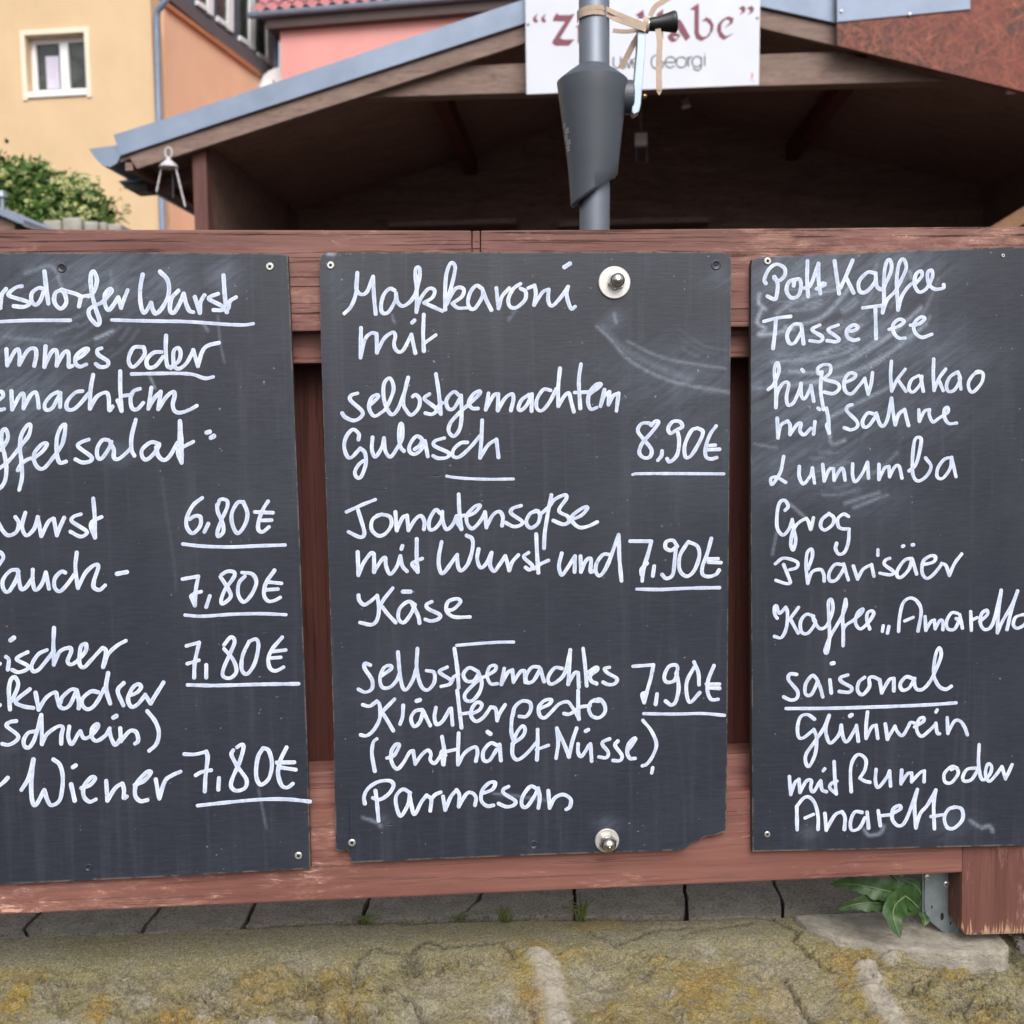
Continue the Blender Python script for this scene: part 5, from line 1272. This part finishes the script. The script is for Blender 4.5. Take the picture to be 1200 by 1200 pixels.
# pendant lamp and a second hanging fitting inside
pend = thing('pendant_lamp', hpx(751.5, 190, 0.55), 'small grey box lamp hanging on a cable inside the dark hut', 'lamp')
mb = MB(); mb.box((-0.03, -0.02, -0.028), (0.03, 0.02, 0.032), Frame(hpx(751, 164.5, 0.55), YAW + 4)); mb.build('lamp_box', M['pale_plastic'], pend, bevel=0.003)
ztop = hpx(752, 100, 0.55); zt_ = zr(hf.loc(ztop).x) - 0.03
mb = MB(); p0 = hpx(751, 157, 0.55); mb.tube([p0, Vector((p0.x, p0.y, zt_))], 0.005, 8); mb.build('cable', M['hut_trim'], pend)
mb = MB(); mb.tube([hpx(u, v, 0.55) for u, v in ((745.5, 172), (745.5, 190), (758, 190), (758, 172))], 0.004, 8); mb.build('wire_bail', M['gplastic'], pend)
sp = thing('spot_lamp', hpx(803, 128, 0.4), 'little pale-rimmed spot lamp under the hut roof right of the pendant', 'lamp')
a = hpx(801, 112, 0.4); b = hpx(804, 126, 0.4)
mb = MB(); mb.tube([Vector((a.x, a.y, zr(hf.loc(a).x) - 0.03)), a], 0.008, 8); mb.build('stem', M['hut_trim'], sp)
mb = MB(); mb.lathe([(0.012, 0.0), (0.018, 0.02), (0.022, 0.05), (0.018, 0.053)], a, (b - a).normalized(), 20); mb.build('shade', M['hut_trim'], sp, smooth=True)
mb = MB(); mb.lathe([(0.022, 0.0505), (0.023, 0.056), (0.017, 0.057)], a, (b - a).normalized(), 20); mb.build('rim', M['pale_plastic'], sp)

# name board on the gable
M['sign'] = plain('white_sign_panel', srgb(198, 202, 213), 0.35, 0, 0.04, 6)
M['sign_red'] = plain('dark_red_lettering', srgb(112, 40, 66), 0.5, 0, 0.08, 30)
M['sign_grey'] = plain('grey_lettering', srgb(74, 74, 78), 0.5)
SO = -0.055
sign = thing('name_sign', hpx(752, 105, SO), 'white name board with dark red lettering fixed in front of the hut gable', 'sign')
mb = MB(); mb.prism([hpx(614.5, -75, SO), hpx(892, -80, SO), hpx(889.5, 99.5, SO), hpx(617, 110.5, SO)], hf.d * 0.006); mb.build('sign_panel', M['sign'], sign, bevel=0.001)
for u in (640, 870):
    mb = MB(); mb.prism([hpx(u, 60, SO + 0.007), hpx(u + 8, 60, SO + 0.007), hpx(u + 8, 20, SO + 0.007), hpx(u, 20, SO + 0.007)], hf.d * 0.05)
    mb.build('mounting_batten', M['hut_trim'], sign)
def poly_sign(mb, pts, ox, oy, s=7.5):
    mb.prism([hpx(ox + x / s, oy + y / s, SO - 0.0008) for x, y in pts], hf.d * 0.0006)
def pen(mb, pts, ox, oy, wfun, s=7.5, nib=R(35), close=False):
    """broad-nib lettering: each stroke swept with a slanted nib"""
    S = catmull([(ox + x / s, oy + y / s) for x, y in pts], 0.6)
    w = wfun / s
    n = len(S); dx, dy = math.cos(nib) * w / 2, -math.sin(nib) * w / 2
    vs_ = []
    for p in S:
        vs_ += [hpx(p[0] - dx, p[1] - dy, SO - 0.0008), hpx(p[0] + dx, p[1] + dy, SO - 0.0008)]
    mb.add(vs_, [(2 * i, 2 * i + 1, 2 * i + 3, 2 * i + 2) for i in range(n - 1)])
mb = MB()
A, B2 = (605, 0), (745, 0)
for pts in ([(188, 118), (145, 158), (150, 190), (178, 204), (192, 180), (172, 162)], [(262, 118), (218, 158), (222, 188), (248, 202), (264, 180), (244, 160)]): poly_sign(mb, pts, *A)
poly_sign(mb, [(358, 112), (372, 132), (470, 132), (512, 120), (498, 150), (385, 335), (420, 348), (512, 346), (462, 402), (345, 402), (315, 380), (322, 355), (430, 188), (320, 186), (330, 150)], *A)
poly_sign(mb, [(520, 238), (560, 205), (575, 230), (575, 350), (600, 372), (640, 350), (640, 215), (668, 205), (668, 355), (690, 385), (620, 402), (560, 400), (540, 370), (540, 240)], *A)   # the letter half hidden by the pole
poly_sign(mb, [(700, 232), (740, 205), (755, 232), (790, 205), (812, 240), (785, 252), (758, 262), (758, 385), (730, 402), (715, 385), (715, 245)], *A)
poly_sign(mb, [(1048, 132), (1118, 84), (1126, 150), (1126, 330), (1100, 392), (1072, 350), (1074, 150)], *A)
poly_sign(mb, [(185, 122), (242, 78), (240, 340), (210, 360), (185, 330)], *B2)
poly_sign(mb, [(360, 165), (395, 175), (420, 215), (480, 325), (440, 362), (390, 290), (352, 215)], *B2)
poly_sign(mb, [(278, 320), (320, 275), (385, 300), (392, 325), (330, 318), (345, 345), (388, 322), (350, 365), (318, 372), (290, 350)], *B2)
poly_sign(mb, [(475, 80), (552, 28), (556, 60), (556, 290), (582, 322), (620, 322), (650, 280), (655, 225), (620, 185), (578, 188), (622, 150), (660, 172), (686, 215), (680, 265), (640, 325), (575, 362), (530, 340), (514, 290), (516, 90)], *B2)
poly_sign(mb, [(775, 250), (830, 195), (808, 170), (780, 178), (752, 215), (752, 275), (790, 318), (862, 292), (775, 352), (735, 325), (712, 265), (720, 215), (760, 170), (815, 142), (862, 160), (850, 205)], *B2)
for pts in ([(905, 72), (945, 48), (968, 75), (958, 105), (912, 134), (935, 96)], [(978, 72), (1018, 48), (1042, 75), (1030, 105), (985, 134), (1008, 96)]): poly_sign(mb, pts, *B2)
mb.build('lettering', M['sign_red'], sign)
mb = MB()
def thin(pts, w=13): pen(mb, pts, 745, 0, w, nib=R(75)); pen(mb, pts, 745, 0, w, nib=R(-15))
thin([(230, 500), (195, 482), (150, 500), (136, 545), (150, 590), (195, 606), (235, 590), (240, 545), (200, 545)])
thin([(264, 548), (342, 546), (340, 515), (300, 500), (265, 525), (262, 570), (300, 596), (340, 578)])
thin([(400, 500), (362, 520), (362, 575), (400, 594), (438, 575), (440, 520), (400, 500)])
thin([(462, 586), (460, 500)]); thin([(461, 530), (475, 505), (494, 500)])
thin([(575, 515), (540, 496), (500, 520), (500, 570), (540, 590), (574, 565)]); thin([(576, 500), (576, 580), (560, 615), (530, 617), (505, 600)])
thin([(606, 490), (606, 580)]); thin([(606, 470), (607, 477)], 12)
thin([(-195, 500), (-195, 575), (-165, 600), (-135, 575), (-133, 500)]); thin([(-118, 520), (-100, 598), (-80, 535), (-60, 598), (-40, 520)]); thin([(-30, 555), (25, 553), (20, 520), (-5, 512), (-30, 535), (-25, 580), (0, 600), (22, 585)])
mb.build('lettering', M['sign_grey'], sign)
mb = MB()
poly_sign(mb, [(1018, 630), (1034, 655), (1024, 690), (1012, 700), (1018, 660)], 745, 0); poly_sign(mb, [(1003, 700), (1010, 705), (1004, 722)], 745, 0); poly_sign(mb, [(1034, 700), (1041, 715), (1033, 726)], 745, 0)
mb.build('emblem', plain('sign_mark', srgb(206, 110, 84), 0.5), sign)
for u, v in ((619, 28.5), (887.5, 21)):
    mb = MB(); mb.lathe([(0.006, 0.0), (0.005, 0.003), (0.001, 0.0035)], hpx(u, v, SO), -hf.d, 16); mb.build('screw', M['steel'], sign, smooth=True)

# red strand-board panel and zinc edging of the neighbouring roof
def osb_mat():
    t = NT('stained_strand_board')
    w_ = t.noise(4, None, 3, 0.5)
    def strands(ang, sc, off):
        return t.noise(sc, t.mapping((2.2, 9, 9), loc=(off, 0, off), src=t.mapping((1, 1, 1), rot=(0, R(ang), 0))), 3, 0.55, 0.8)
    a = strands(24, 6, 0); b = strands(-48, 6.5, 3.1); c_ = strands(72, 6, 7.7)
    sel = t.ramp(t.voro(16, t.mapping((1, 1, 1.6)), 'F1', 'Color'), [(0.45, 0.0), (0.5, 1.0)])
    m = t.math('MAXIMUM', a, t.math('MAXIMUM', b, c_))
    n = t.noise(60, None, 5, 0.7)
    col = t.ramp(t.math('ADD', t.math('MULTIPLY', m, 0.8), t.math('MULTIPLY', n, 0.2)), [(0.48, srgb(66, 32, 23)), (0.56, srgb(108, 54, 38)), (0.64, srgb(132, 71, 50)), (0.74, srgb(172, 114, 88))])
    col = t.mix(t.math('MULTIPLY', t.ramp(w_, [(0.4, 0.0), (0.6, 1.0)]), 0.5), col, srgb(122, 46, 31))
    t.set('Base Color', col); t.set('Roughness', 0.6); t.bump(t.math('ADD', m, n), 0.6, 0.004)
    return t.mat
M['osb'] = osb_mat()
FO = -0.05
pan = thing('strand_board_panel', hpx(1100, 90, FO), 'reddish strand-board infill with zinc edging above the right slope of the hut', 'panel')
mb = MB(); mb.prism([hpx(981, 53, FO), hpx(1280, 127, FO), hpx(1280, -90, FO), hpx(981, -70, FO)], hf.d * 0.016); mb.build('board', M['osb'], pan)
mb = MB(); mb.prism([hpx(981, 25.5, FO - 0.006), hpx(1137, 10.5, FO - 0.006), hpx(1137, -34, FO - 0.006), hpx(981, -20, FO - 0.006)], hf.d * 0.005); mb.build('zinc_edging', M['zinc'], pan)
for u, v in ((986, 13.5), (1066, 17)):
    mb = MB(); mb.lathe([(0.008, 0), (0.007, 0.003), (0.001, 0.004)], hpx(u, v, FO - 0.006), -hf.d, 14); mb.build('screw', M['bright_metal'], pan, smooth=True)
mb = MB(); mb.prism([hpx(1180, 110, FO + 0.02), hpx(1190, 110, FO + 0.02), hpx(1190, -60, FO + 0.02), hpx(1180, -60, FO + 0.02)], hf.d * 0.03); mb.build('batten', M['hut_trim'], pan)

# ================================================================== houses
def plaster(name, c, var=0.06):
    t = NT(name); n = t.noise(1.2, None, 5, 0.6); n2 = t.noise(60, None, 3, 0.6)
    st = t.noise(1.5, t.mapping((3, 3, 0.25)), 4, 0.6)
    lo = tuple(x * (1 - var) for x in c[:3]) + (1,); hi = tuple(min(1, x * (1 + var)) for x in c[:3]) + (1,)
    col = t.ramp(n, [(0.3, lo), (0.7, hi)])
    col = t.mix(t.math('MULTIPLY', t.ramp(st, [(0.5, 0.0), (0.8, 1.0)]), 0.15), col, tuple(x * 0.8 for x in c[:3]) + (1,))
    t.set('Base Color', col); t.set('Roughness', 0.9); t.set('Specular IOR Level', 0.2); t.bump(n2, 0.25, 0.01)
    return t.mat
M['yellow'] = plaster('yellow_render', srgb(210, 182, 147))
M['peach'] = plaster('peach_render', srgb(224, 182, 152))
M['pink'] = plaster('pink_render', srgb(222, 158, 154))
M['cream'] = plaster('cream_render', srgb(228, 216, 196))
M['white_frame'] = plain('white_window_frame', srgb(228, 230, 232), 0.35, 0, 0.03, 5)
M['slate'] = plain('slate_cladding', srgb(84, 88, 98), 0.6, 0, 0.2, 8, 0.2, 30)
M['dark_soffit'] = plain('dark_brown_soffit', srgb(74, 58, 56), 0.6, 0, 0.1, 3)
def glass_mat():
    t = NT('window_glass')
    n = t.noise(3.0, None, 5, 0.65, 0.5)
    t.set('Base Color', t.ramp(n, [(0.38, (0.012, 0.015, 0.013, 1)), (0.62, (0.05, 0.055, 0.05, 1))])); t.set('Roughness', 0.06); t.set('Specular IOR Level', 0.8)
    return t.mat
M['glass'] = glass_mat()
M['curtain'] = plain('net_curtain', srgb(196, 190, 208), 0.9, 0, 0.1, 9)
YD = 14.0
yc = at(182, 140, YD)
yf = Frame((yc.x, yc.y, 0), YAW + 6.0)              # gable front
ys = Frame((yc.x, yc.y, 0), YAW + 14.0)             # the side wall runs along ys.d
yel = thing('yellow_house', (yc.x, yc.y, ZP), 'yellow rendered house with a peach side wall and a long glazed dormer', 'house')
fl = lambda u, v: yf.loc(yf.px(u, v))
W1 = [fl(33, 110), fl(99, 38)]                        # window opening
wx0, wz0, wx1, wz1 = W1[0].x, W1[0].z, W1[1].x, W1[1].z
W2 = [fl(36, 300), fl(102, 213)]
def wall_holes(mb, fr, x0, x1, z0, z1, holes, d0, d1):
    zs = sorted({z0, z1} | {h[1] for h in holes} | {h[3] for h in holes})
    for za, zb in zip(zs[:-1], zs[1:]):
        hs_ = sorted([h for h in holes if h[1] <= za + 1e-6 and h[3] >= zb - 1e-6])
        x = x0
        for h in hs_ + [None]:
            e = h[0] if h else x1
            if e > x + 1e-6: mb.box((x, d0, za), (e, d1, zb), fr)
            if h: x = h[2]
eave_z = 6.2
mb = MB(); holes = [(wx0, wz0, wx1, wz1), (fl(36, 300).x, fl(36, 300).z, fl(102, 213).x, fl(102, 213).z)]
wall_holes(mb, yf, -9.0, 0.0, ZP, 9.5, holes, 0.0, 0.3)
mb.build('front_wall', M['yellow'], yel)
mb = MB(); mb.box((-0.30, 0.31, ZP), (-0.002, 3.95, 6.0), ys)
e0 = ys.side(197, 0, 0.0); e1 = ys.side(318, 86, 0.0)
mb.build('side_wall', M['peach'], yel)
def window(fr, x0, z0, x1, z1, label=None, curtain=True):
    f = MB(); w_ = 0.07; d0, d1 = 0.13, 0.19
    f.box((x0, d0, z0), (x0 + w_, d1, z1), fr); f.box((x1 - w_, d0, z0), (x1, d1, z1), fr)
    f.box((x0 + w_, d0, z1 - w_), (x1 - w_, d1, z1), fr); f.box((x0 + w_, d0, z0), (x1 - w_, d1, z0 + w_ * 1.2), fr)
    m = x0 + (x1 - x0) * 0.56; f.box((m - 0.06, d0 - 0.012, z0 + w_ * 1.2), (m + 0.06, d1, z1 - w_), fr)
    win = f.build('window', M['white_frame'], yel, bevel=0.006)
    g = MB(); g.box((x0 + w_, 0.165, z0 + w_), (m - 0.06, 0.172, z1 - w_), fr); g.build('pane', M['glass'], win)
    g = MB(); g.box((m + 0.06, 0.165, z0 + w_), (x1 - w_, 0.172, z1 - w_), fr); g.build('pane', M['glass'], win)
    if curtain:
        g = MB(); g.box((x0 + w_ + 0.12, 0.158, z0 + w_ * 1.2 + 0.02), (m - 0.10, 0.1635, z1 - w_ - 0.16), fr); g.build('curtain', M['curtain'], win)
    g = MB(); b = 0.07
    g.box((x0 - b, -0.02, z0 - 0.09), (x0 - 0.001, 0.04, z1 + b), fr); g.box((x1 + 0.001, -0.02, z0 - 0.09), (x1 + b, 0.04, z1 + b), fr)
    g.box((x0, -0.02, z1 + 0.001), (x1, 0.04, z1 + b), fr); g.build('surround', M['cream'], win)
    g = MB(); g.box((x0 + 0.002, -0.03, z0 - 0.06), (x1 - 0.002, 0.125, z0 + 0.012), fr); g.build('sill', M['white_frame'], win)
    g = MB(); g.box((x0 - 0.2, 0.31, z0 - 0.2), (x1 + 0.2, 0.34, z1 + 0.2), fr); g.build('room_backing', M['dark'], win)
window(yf, wx0, wz0, wx1, wz1)
window(yf, holes[1][0], holes[1][1], holes[1][2], holes[1][3], None, False)
# eave of the side: gutter box, then dormer band set back above it
sp_ = lambda u, v, x0: ys.side(u, v, x0)
mb = MB(); mb.prism([sp_(192, -6, 0.05), sp_(213, -1, 0.05), sp_(322, 80, 0.05), sp_(322, 96, 0.05), sp_(306, 88, 0.05)], ys.r * -0.5)
mb.build('eave', plain('eave_dark', srgb(92, 88, 92), 0.6, 0.1, 0.1, 4), yel)
mb = MB(); mb.prism([sp_(196, 2, 0.052), sp_(304, 83, 0.052), sp_(306, 90, 0.052), sp_(196, 8, 0.052)], ys.r * -0.4); mb.build('eave_trim', plain('eave_orange_trim', srgb(166, 110, 76), 0.7, 0, 0.15, 4), yel)
DX = -0.15
mb = MB(); mb.prism([sp_(203, -6, DX), sp_(326, 84, DX), sp_(326, -130, DX), sp_(203, -190, DX)], ys.r * -1.2); dorm = mb.build('dormer', M['slate'], yel)
for ur, vb, ul in ((250.5, 19, 232), (274, 38, 255.5), (299.5, 60, 282), (320, 79, 303)):
    sl_ = 0.80
    mb = MB(); mb.prism([sp_(ur - 6.5, vb - 4, DX + 0.05), sp_(ur, vb, DX + 0.05), sp_(ur, vb - 110, DX + 0.05), sp_(ur - 6.5, vb - 114, DX + 0.05)], ys.r * -0.06)
    mb.prism([sp_(ul, vb - (ur - ul) * sl_ + 1, DX + 0.045), sp_(ur - 6.5, vb - 5.3, DX + 0.045), sp_(ur - 6.5, vb - 11, DX + 0.045), sp_(ul, vb - (ur - ul) * sl_ - 4.5, DX + 0.045)], ys.r * -0.05)
    w_ = mb.build('dormer_window', M['white_frame'], dorm)
    mb = MB(); mb.prism([sp_(ul, vb - (ur - ul) * sl_ - 4.5, DX + 0.02), sp_(ur - 6.5, vb - 11, DX + 0.02), sp_(ur - 6.5, vb - 114, DX + 0.02), sp_(ul, vb - 118, DX + 0.02)], ys.r * -0.015)
    w_ = None; mb.build('dormer_pane', M['glass'], dorm)
# roof over everything
mb = MB(); mb.prism([yf.w(-9.3, -0.3, 9.52), yf.w(0.3, -0.3, 9.52), yf.w(0.3, -0.3, 9.7), yf.w(-9.3, -0.3, 9.7)], yf.d * 4.5); mb.build('roof', M['slate'], yel)
# rainwater pipe
rp = [yf.px(200, -12, -0.12), yf.px(192, 4, -0.12), yf.px(185, 12, -0.08), yf.px(183.5, 22, -0.06), yf.px(186, 130, -0.06), yf.px(190.5, 262, -0.06)]
rp.append(Vector((rp[-1].x, rp[-1].y, ZP + 0.1)))
mb = MB(); mb.tube(rp, 0.045, 16); mb.build('downpipe', M['zinc'], yel, smooth=True)

# pink house
pd = 16.6
pc = at(329, 60, pd)
pf = Frame((pc.x, pc.y, 0), YAW + 9.0)
pink = thing('pink_house', (pc.x, pc.y, ZP), 'pink rendered house with red tiles and a brown soffit behind the hut', 'house')
mb = MB(); zt = pf.loc(pf.px(331, 40)).z; mb.box((0, 0, ZP), (11, 6, zt + 0.05), pf); mb.build('wall', M['pink'], pink)
mb = MB(); s0 = pf.loc(pf.px(320, 27, -0.3)); mb.box((-0.18, -0.14, zt + 0.052), (11.3, 0.5, zt + 0.20), pf); mb.build('soffit', M['dark_soffit'], pink)
g0 = zt + 0.205
mb = MB(); mb.prism([pf.w(-0.45, -0.15, g0), pf.w(-0.45, -0.24, g0 + 0.015), pf.w(-0.45, -0.26, g0 + 0.085), pf.w(-0.45, -0.15, g0 + 0.085)], pf.r * 11.6); mb.build('gutter', M['zinc'], pink, bevel=0.02)
# tiled roof: rows of pantiles
M['tile'] = plain('red_roof_tile', srgb(170, 112, 116), 0.6, 0, 0.18, 6, 0.2, 30)
mb = MB(); tw = 0.22; tl = 0.32; pit = R(42)
nxp = 8
for row in range(7):
    for col in range(52):
        x0_ = -0.40 + col * tw
        P_ = []
        for e in (0, 1):
            for j in range(nxp + 1):
                a = j / nxp
                h_ = 0.035 * math.sin(a * math.pi * 2) + (0.028 if e == 0 else 0.0)
                L_ = row * tl + e * (tl + 0.03)
                P_.append(pf.w(x0_ + a * tw, -0.22 + L_ * math.cos(pit) - h_ * math.sin(pit), g0 + 0.08 + L_ * math.sin(pit) + h_ * math.cos(pit)))
        mb.add(P_, [(j, j + 1, nxp + 1 + j + 1, nxp + 1 + j) for j in range(nxp)])
mb.build('tiles', M['tile'], pink, smooth=True)
mb = MB(); mb.prism([pf.w(-0.3, -0.14, g0 + 0.02), pf.w(-0.3, 3.4, g0 + 0.02 + 3.5 * math.tan(pit)), pf.w(-0.3, 3.4, g0 + 0.01)], pf.r * 11.4); mb.build('roof_deck', M['dark_soffit'], pink)
mb = MB(); mb.tube([pf.px(323.5, 40, 0.5), pf.px(323, 78, 0.5), Vector((pf.px(323, 78, 0.5).x, pf.px(323, 78, 0.5).y, ZP))], 0.045, 12); mb.build('downpipe', M['zinc'], pink, smooth=True)
# satellite dish
dd = at(328, 105, 16.85); dfw = (Vector((-0.25, -1, 0.30))).normalized()
dish = thing('satellite_dish', dd, 'round white satellite dish peeping over the zinc roof edge beside the pink wall', 'dish')
mb = MB(); rr = 0.36
mb.lathe([(0.0, 0.0), (rr * 0.4, 0.012), (rr * 0.75, 0.042), (rr, 0.075), (rr * 1.01, 0.07), (rr * 0.75, 0.032), (rr * 0.3, 0.0)], dd, dfw, 40); mb.build('reflector', plain('dish_white', srgb(214, 214, 216), 0.5, 0, 0.03), dish, smooth=True)
mb = MB(); mb.tube([dd - Vector((0, 0, rr)), dd + dfw * 0.22 - Vector((0, 0, 0.1)), dd + dfw * 0.26], 0.012, 8); mb.build('feed_arm', M['gplastic'], dish)
mb = MB(); mb.tube([dd, dd - dfw * 0.15, dd - dfw * 0.15 - Vector((0, 0, dd.z - ZP))], 0.025, 10); mb.build('mast', M['steel'], dish)

# ================================================================== shrub, garden wall and shed at the left
M['bleaf1'] = leaf_mat('shrub_leaf', srgb(48, 76, 28), srgb(92, 122, 50))
M['blossom'] = plain('shrub_blossom', srgb(196, 198, 138), 0.7, 0, 0.15, 8)
BD = 8.5
bush = thing('flowering_shrub', at(40, 300, BD), 'bushy green shrub with pale round blossom heads in front of the yellow house', 'shrub')
rg = random.Random(11)
blobs_ = [(-60, 215, 60), (-15, 225, 46), (8, 214, 36), (30, 222, 34), (48, 212, 26), (14, 250, 44), (60, 250, 34), (84, 228, 26), (100, 232, 22), (92, 250, 34), (112, 252, 22), (40, 270, 50), (-30, 270, 70), (80, 280, 60), (122, 262, 14)]
mbl = MB()
def card(mb, c, s, rgx, bend=0.2):
    n = Vector((rgx.gauss(0, 1), rgx.gauss(0, 1) - 0.5, rgx.gauss(0, 1) + 0.6)).normalized()
    a = n.cross(Vector((rgx.gauss(0, 1), rgx.gauss(0, 1), rgx.gauss(0, 1)))).normalized(); b = n.cross(a)
    mb.add([c - a * s, c - a * s * 0.2 + b * s * 0.45, c + a * s, c - a * s * 0.2 - b * s * 0.45, c + n * s * bend], [(0, 4, 1), (1, 4, 2), (2, 4, 3), (3, 4, 0)])
bk = BD / 1200
for (u, v, r_) in blobs_:
    for i in range(int(30 + r_ * r_ * 0.42)):
        d = Vector((rg.gauss(0, 1), rg.gauss(0, 1), rg.gauss(0, 1))).normalized() * (rg.random() ** 0.45) * r_ * bk * (1 + 0.25 * rg.gauss(0, 0.6))
        card(mbl, at(u, v, BD) + d, rg.uniform(0.022, 0.048), rg)
for i in range(60):   # loose twigs at the right end
    t = rg.random(); card(mbl, at(118 + 28 * t + rg.gauss(0, 3), 262 - 50 * t * rg.random(), BD), rg.uniform(0.014, 0.03), rg)
for i in range(16):
    card(mbl, at(148 + rg.gauss(0, 4), 262 - 22 * rg.random(), BD), rg.uniform(0.012, 0.024), rg)
mbl.build('foliage', M['bleaf1'], bush)
mbb = MB()
for i in range(75):
    u, v = (rg.uniform(66, 118), rg.uniform(205, 258)) if i < 48 else (rg.uniform(-10, 70), rg.uniform(190, 255))
    c = at(u, v, BD - 0.28 - 0.1 * rg.random()); s = rg.uniform(0.014, 0.034)
    for q in range(9):
        card(mbb, c + Vector((rg.gauss(0, 1), rg.gauss(0, 1), rg.gauss(0, .7))) * s * 0.6, s * 0.6, rg, 0.5)
mbb.build('blossoms', M['blossom'], bush)
mb = MB()
for u in (0, 40, 85): mb.tube([at(u + 10, 420, BD), at(u, 300, BD), at(u + 6, 235, BD)], [0.03, 0.02, 0.008], 8)
mb.build('stems', M['hut_trim'], bush, smooth=True)
gw = thing('garden_wall', at(75, 330, 6.6), 'low pale rubble garden wall in front of the shrub', 'wall')
mb = MB(); gfr = Frame((at(75, 300, 6.6).x, at(75, 300, 6.6).y, 0), YAW)
x = gfr.loc(gfr.px(27, 262)).x; xe = gfr.loc(gfr.px(126, 262)).x
zt1 = gfr.loc(gfr.px(60, 262)).z
for row in range(7):
    xx = x - (0 if row else 0.0); hgt = 0.2
    while xx < xe:
        w_ = rg.uniform(0.05, 0.15); top = zt1 - row * hgt
        hh = (gfr.loc(gfr.px(60, 256)).z + rg.uniform(-0.012, 0.012) - (0.03 if xx > xe - 0.16 else 0.0) - (0.03 if xx < x + 0.05 else 0)) if row == 0 else top - 0.006
        mb.box((xx, rg.uniform(-0.015, 0.015), top - hgt), (xx + w_ - 0.008, 0.25, hh), gfr); xx += w_
mb.build('stones', plain('pale_rubble', srgb(150, 146, 136), 0.95, 0, 0.3, 14, 0.6, 40), gw, bevel=0.018)
shed = thing('garden_shed', at(-10, 330, 5.6), 'corner of a small grey shed roof with a vent pipe at the left edge', 'shed')
sfr = Frame((at(0, 300, 5.6).x, at(0, 300, 5.6).y, 0), YAW + 4)
s1, s2 = sfr.px(28, 263.5), sfr.px(-90, 215)
mb = MB(); mb.prism([s1, s2, s2 + Vector((0, 0, 0.035)), s1 + Vector((0, 0, 0.028))], sfr.d * 0.9); mb.build('roof', M['zinc'], shed)
l1, l2 = sfr.loc(s1), sfr.loc(s2)
mb = MB(); mb.prism([sfr.w(l2.x, 0.05, ZP), sfr.w(l1.x - 0.08, 0.05, ZP), sfr.w(l1.x - 0.08, 0.05, l1.z + 0.02), sfr.w(l2.x, 0.05, l2.z - 0.03)], sfr.d * 0.8); mb.build('body', M['hut_dark'], shed)
mb = MB(); p = sfr.px(4, 258, 0.3); mb.tube([p - Vector((0, 0, 0.1)), Vector((p.x, p.y, sfr.px(4, 232, 0.3).z))], 0.012, 12); mb.tube([Vector((p.x, p.y, sfr.px(4, 231, 0.3).z)), Vector((p.x, p.y, sfr.px(4, 224, 0.3).z))], [0.028, 0.022], 12); mb.build('vent_pipe', M['steel'], shed)
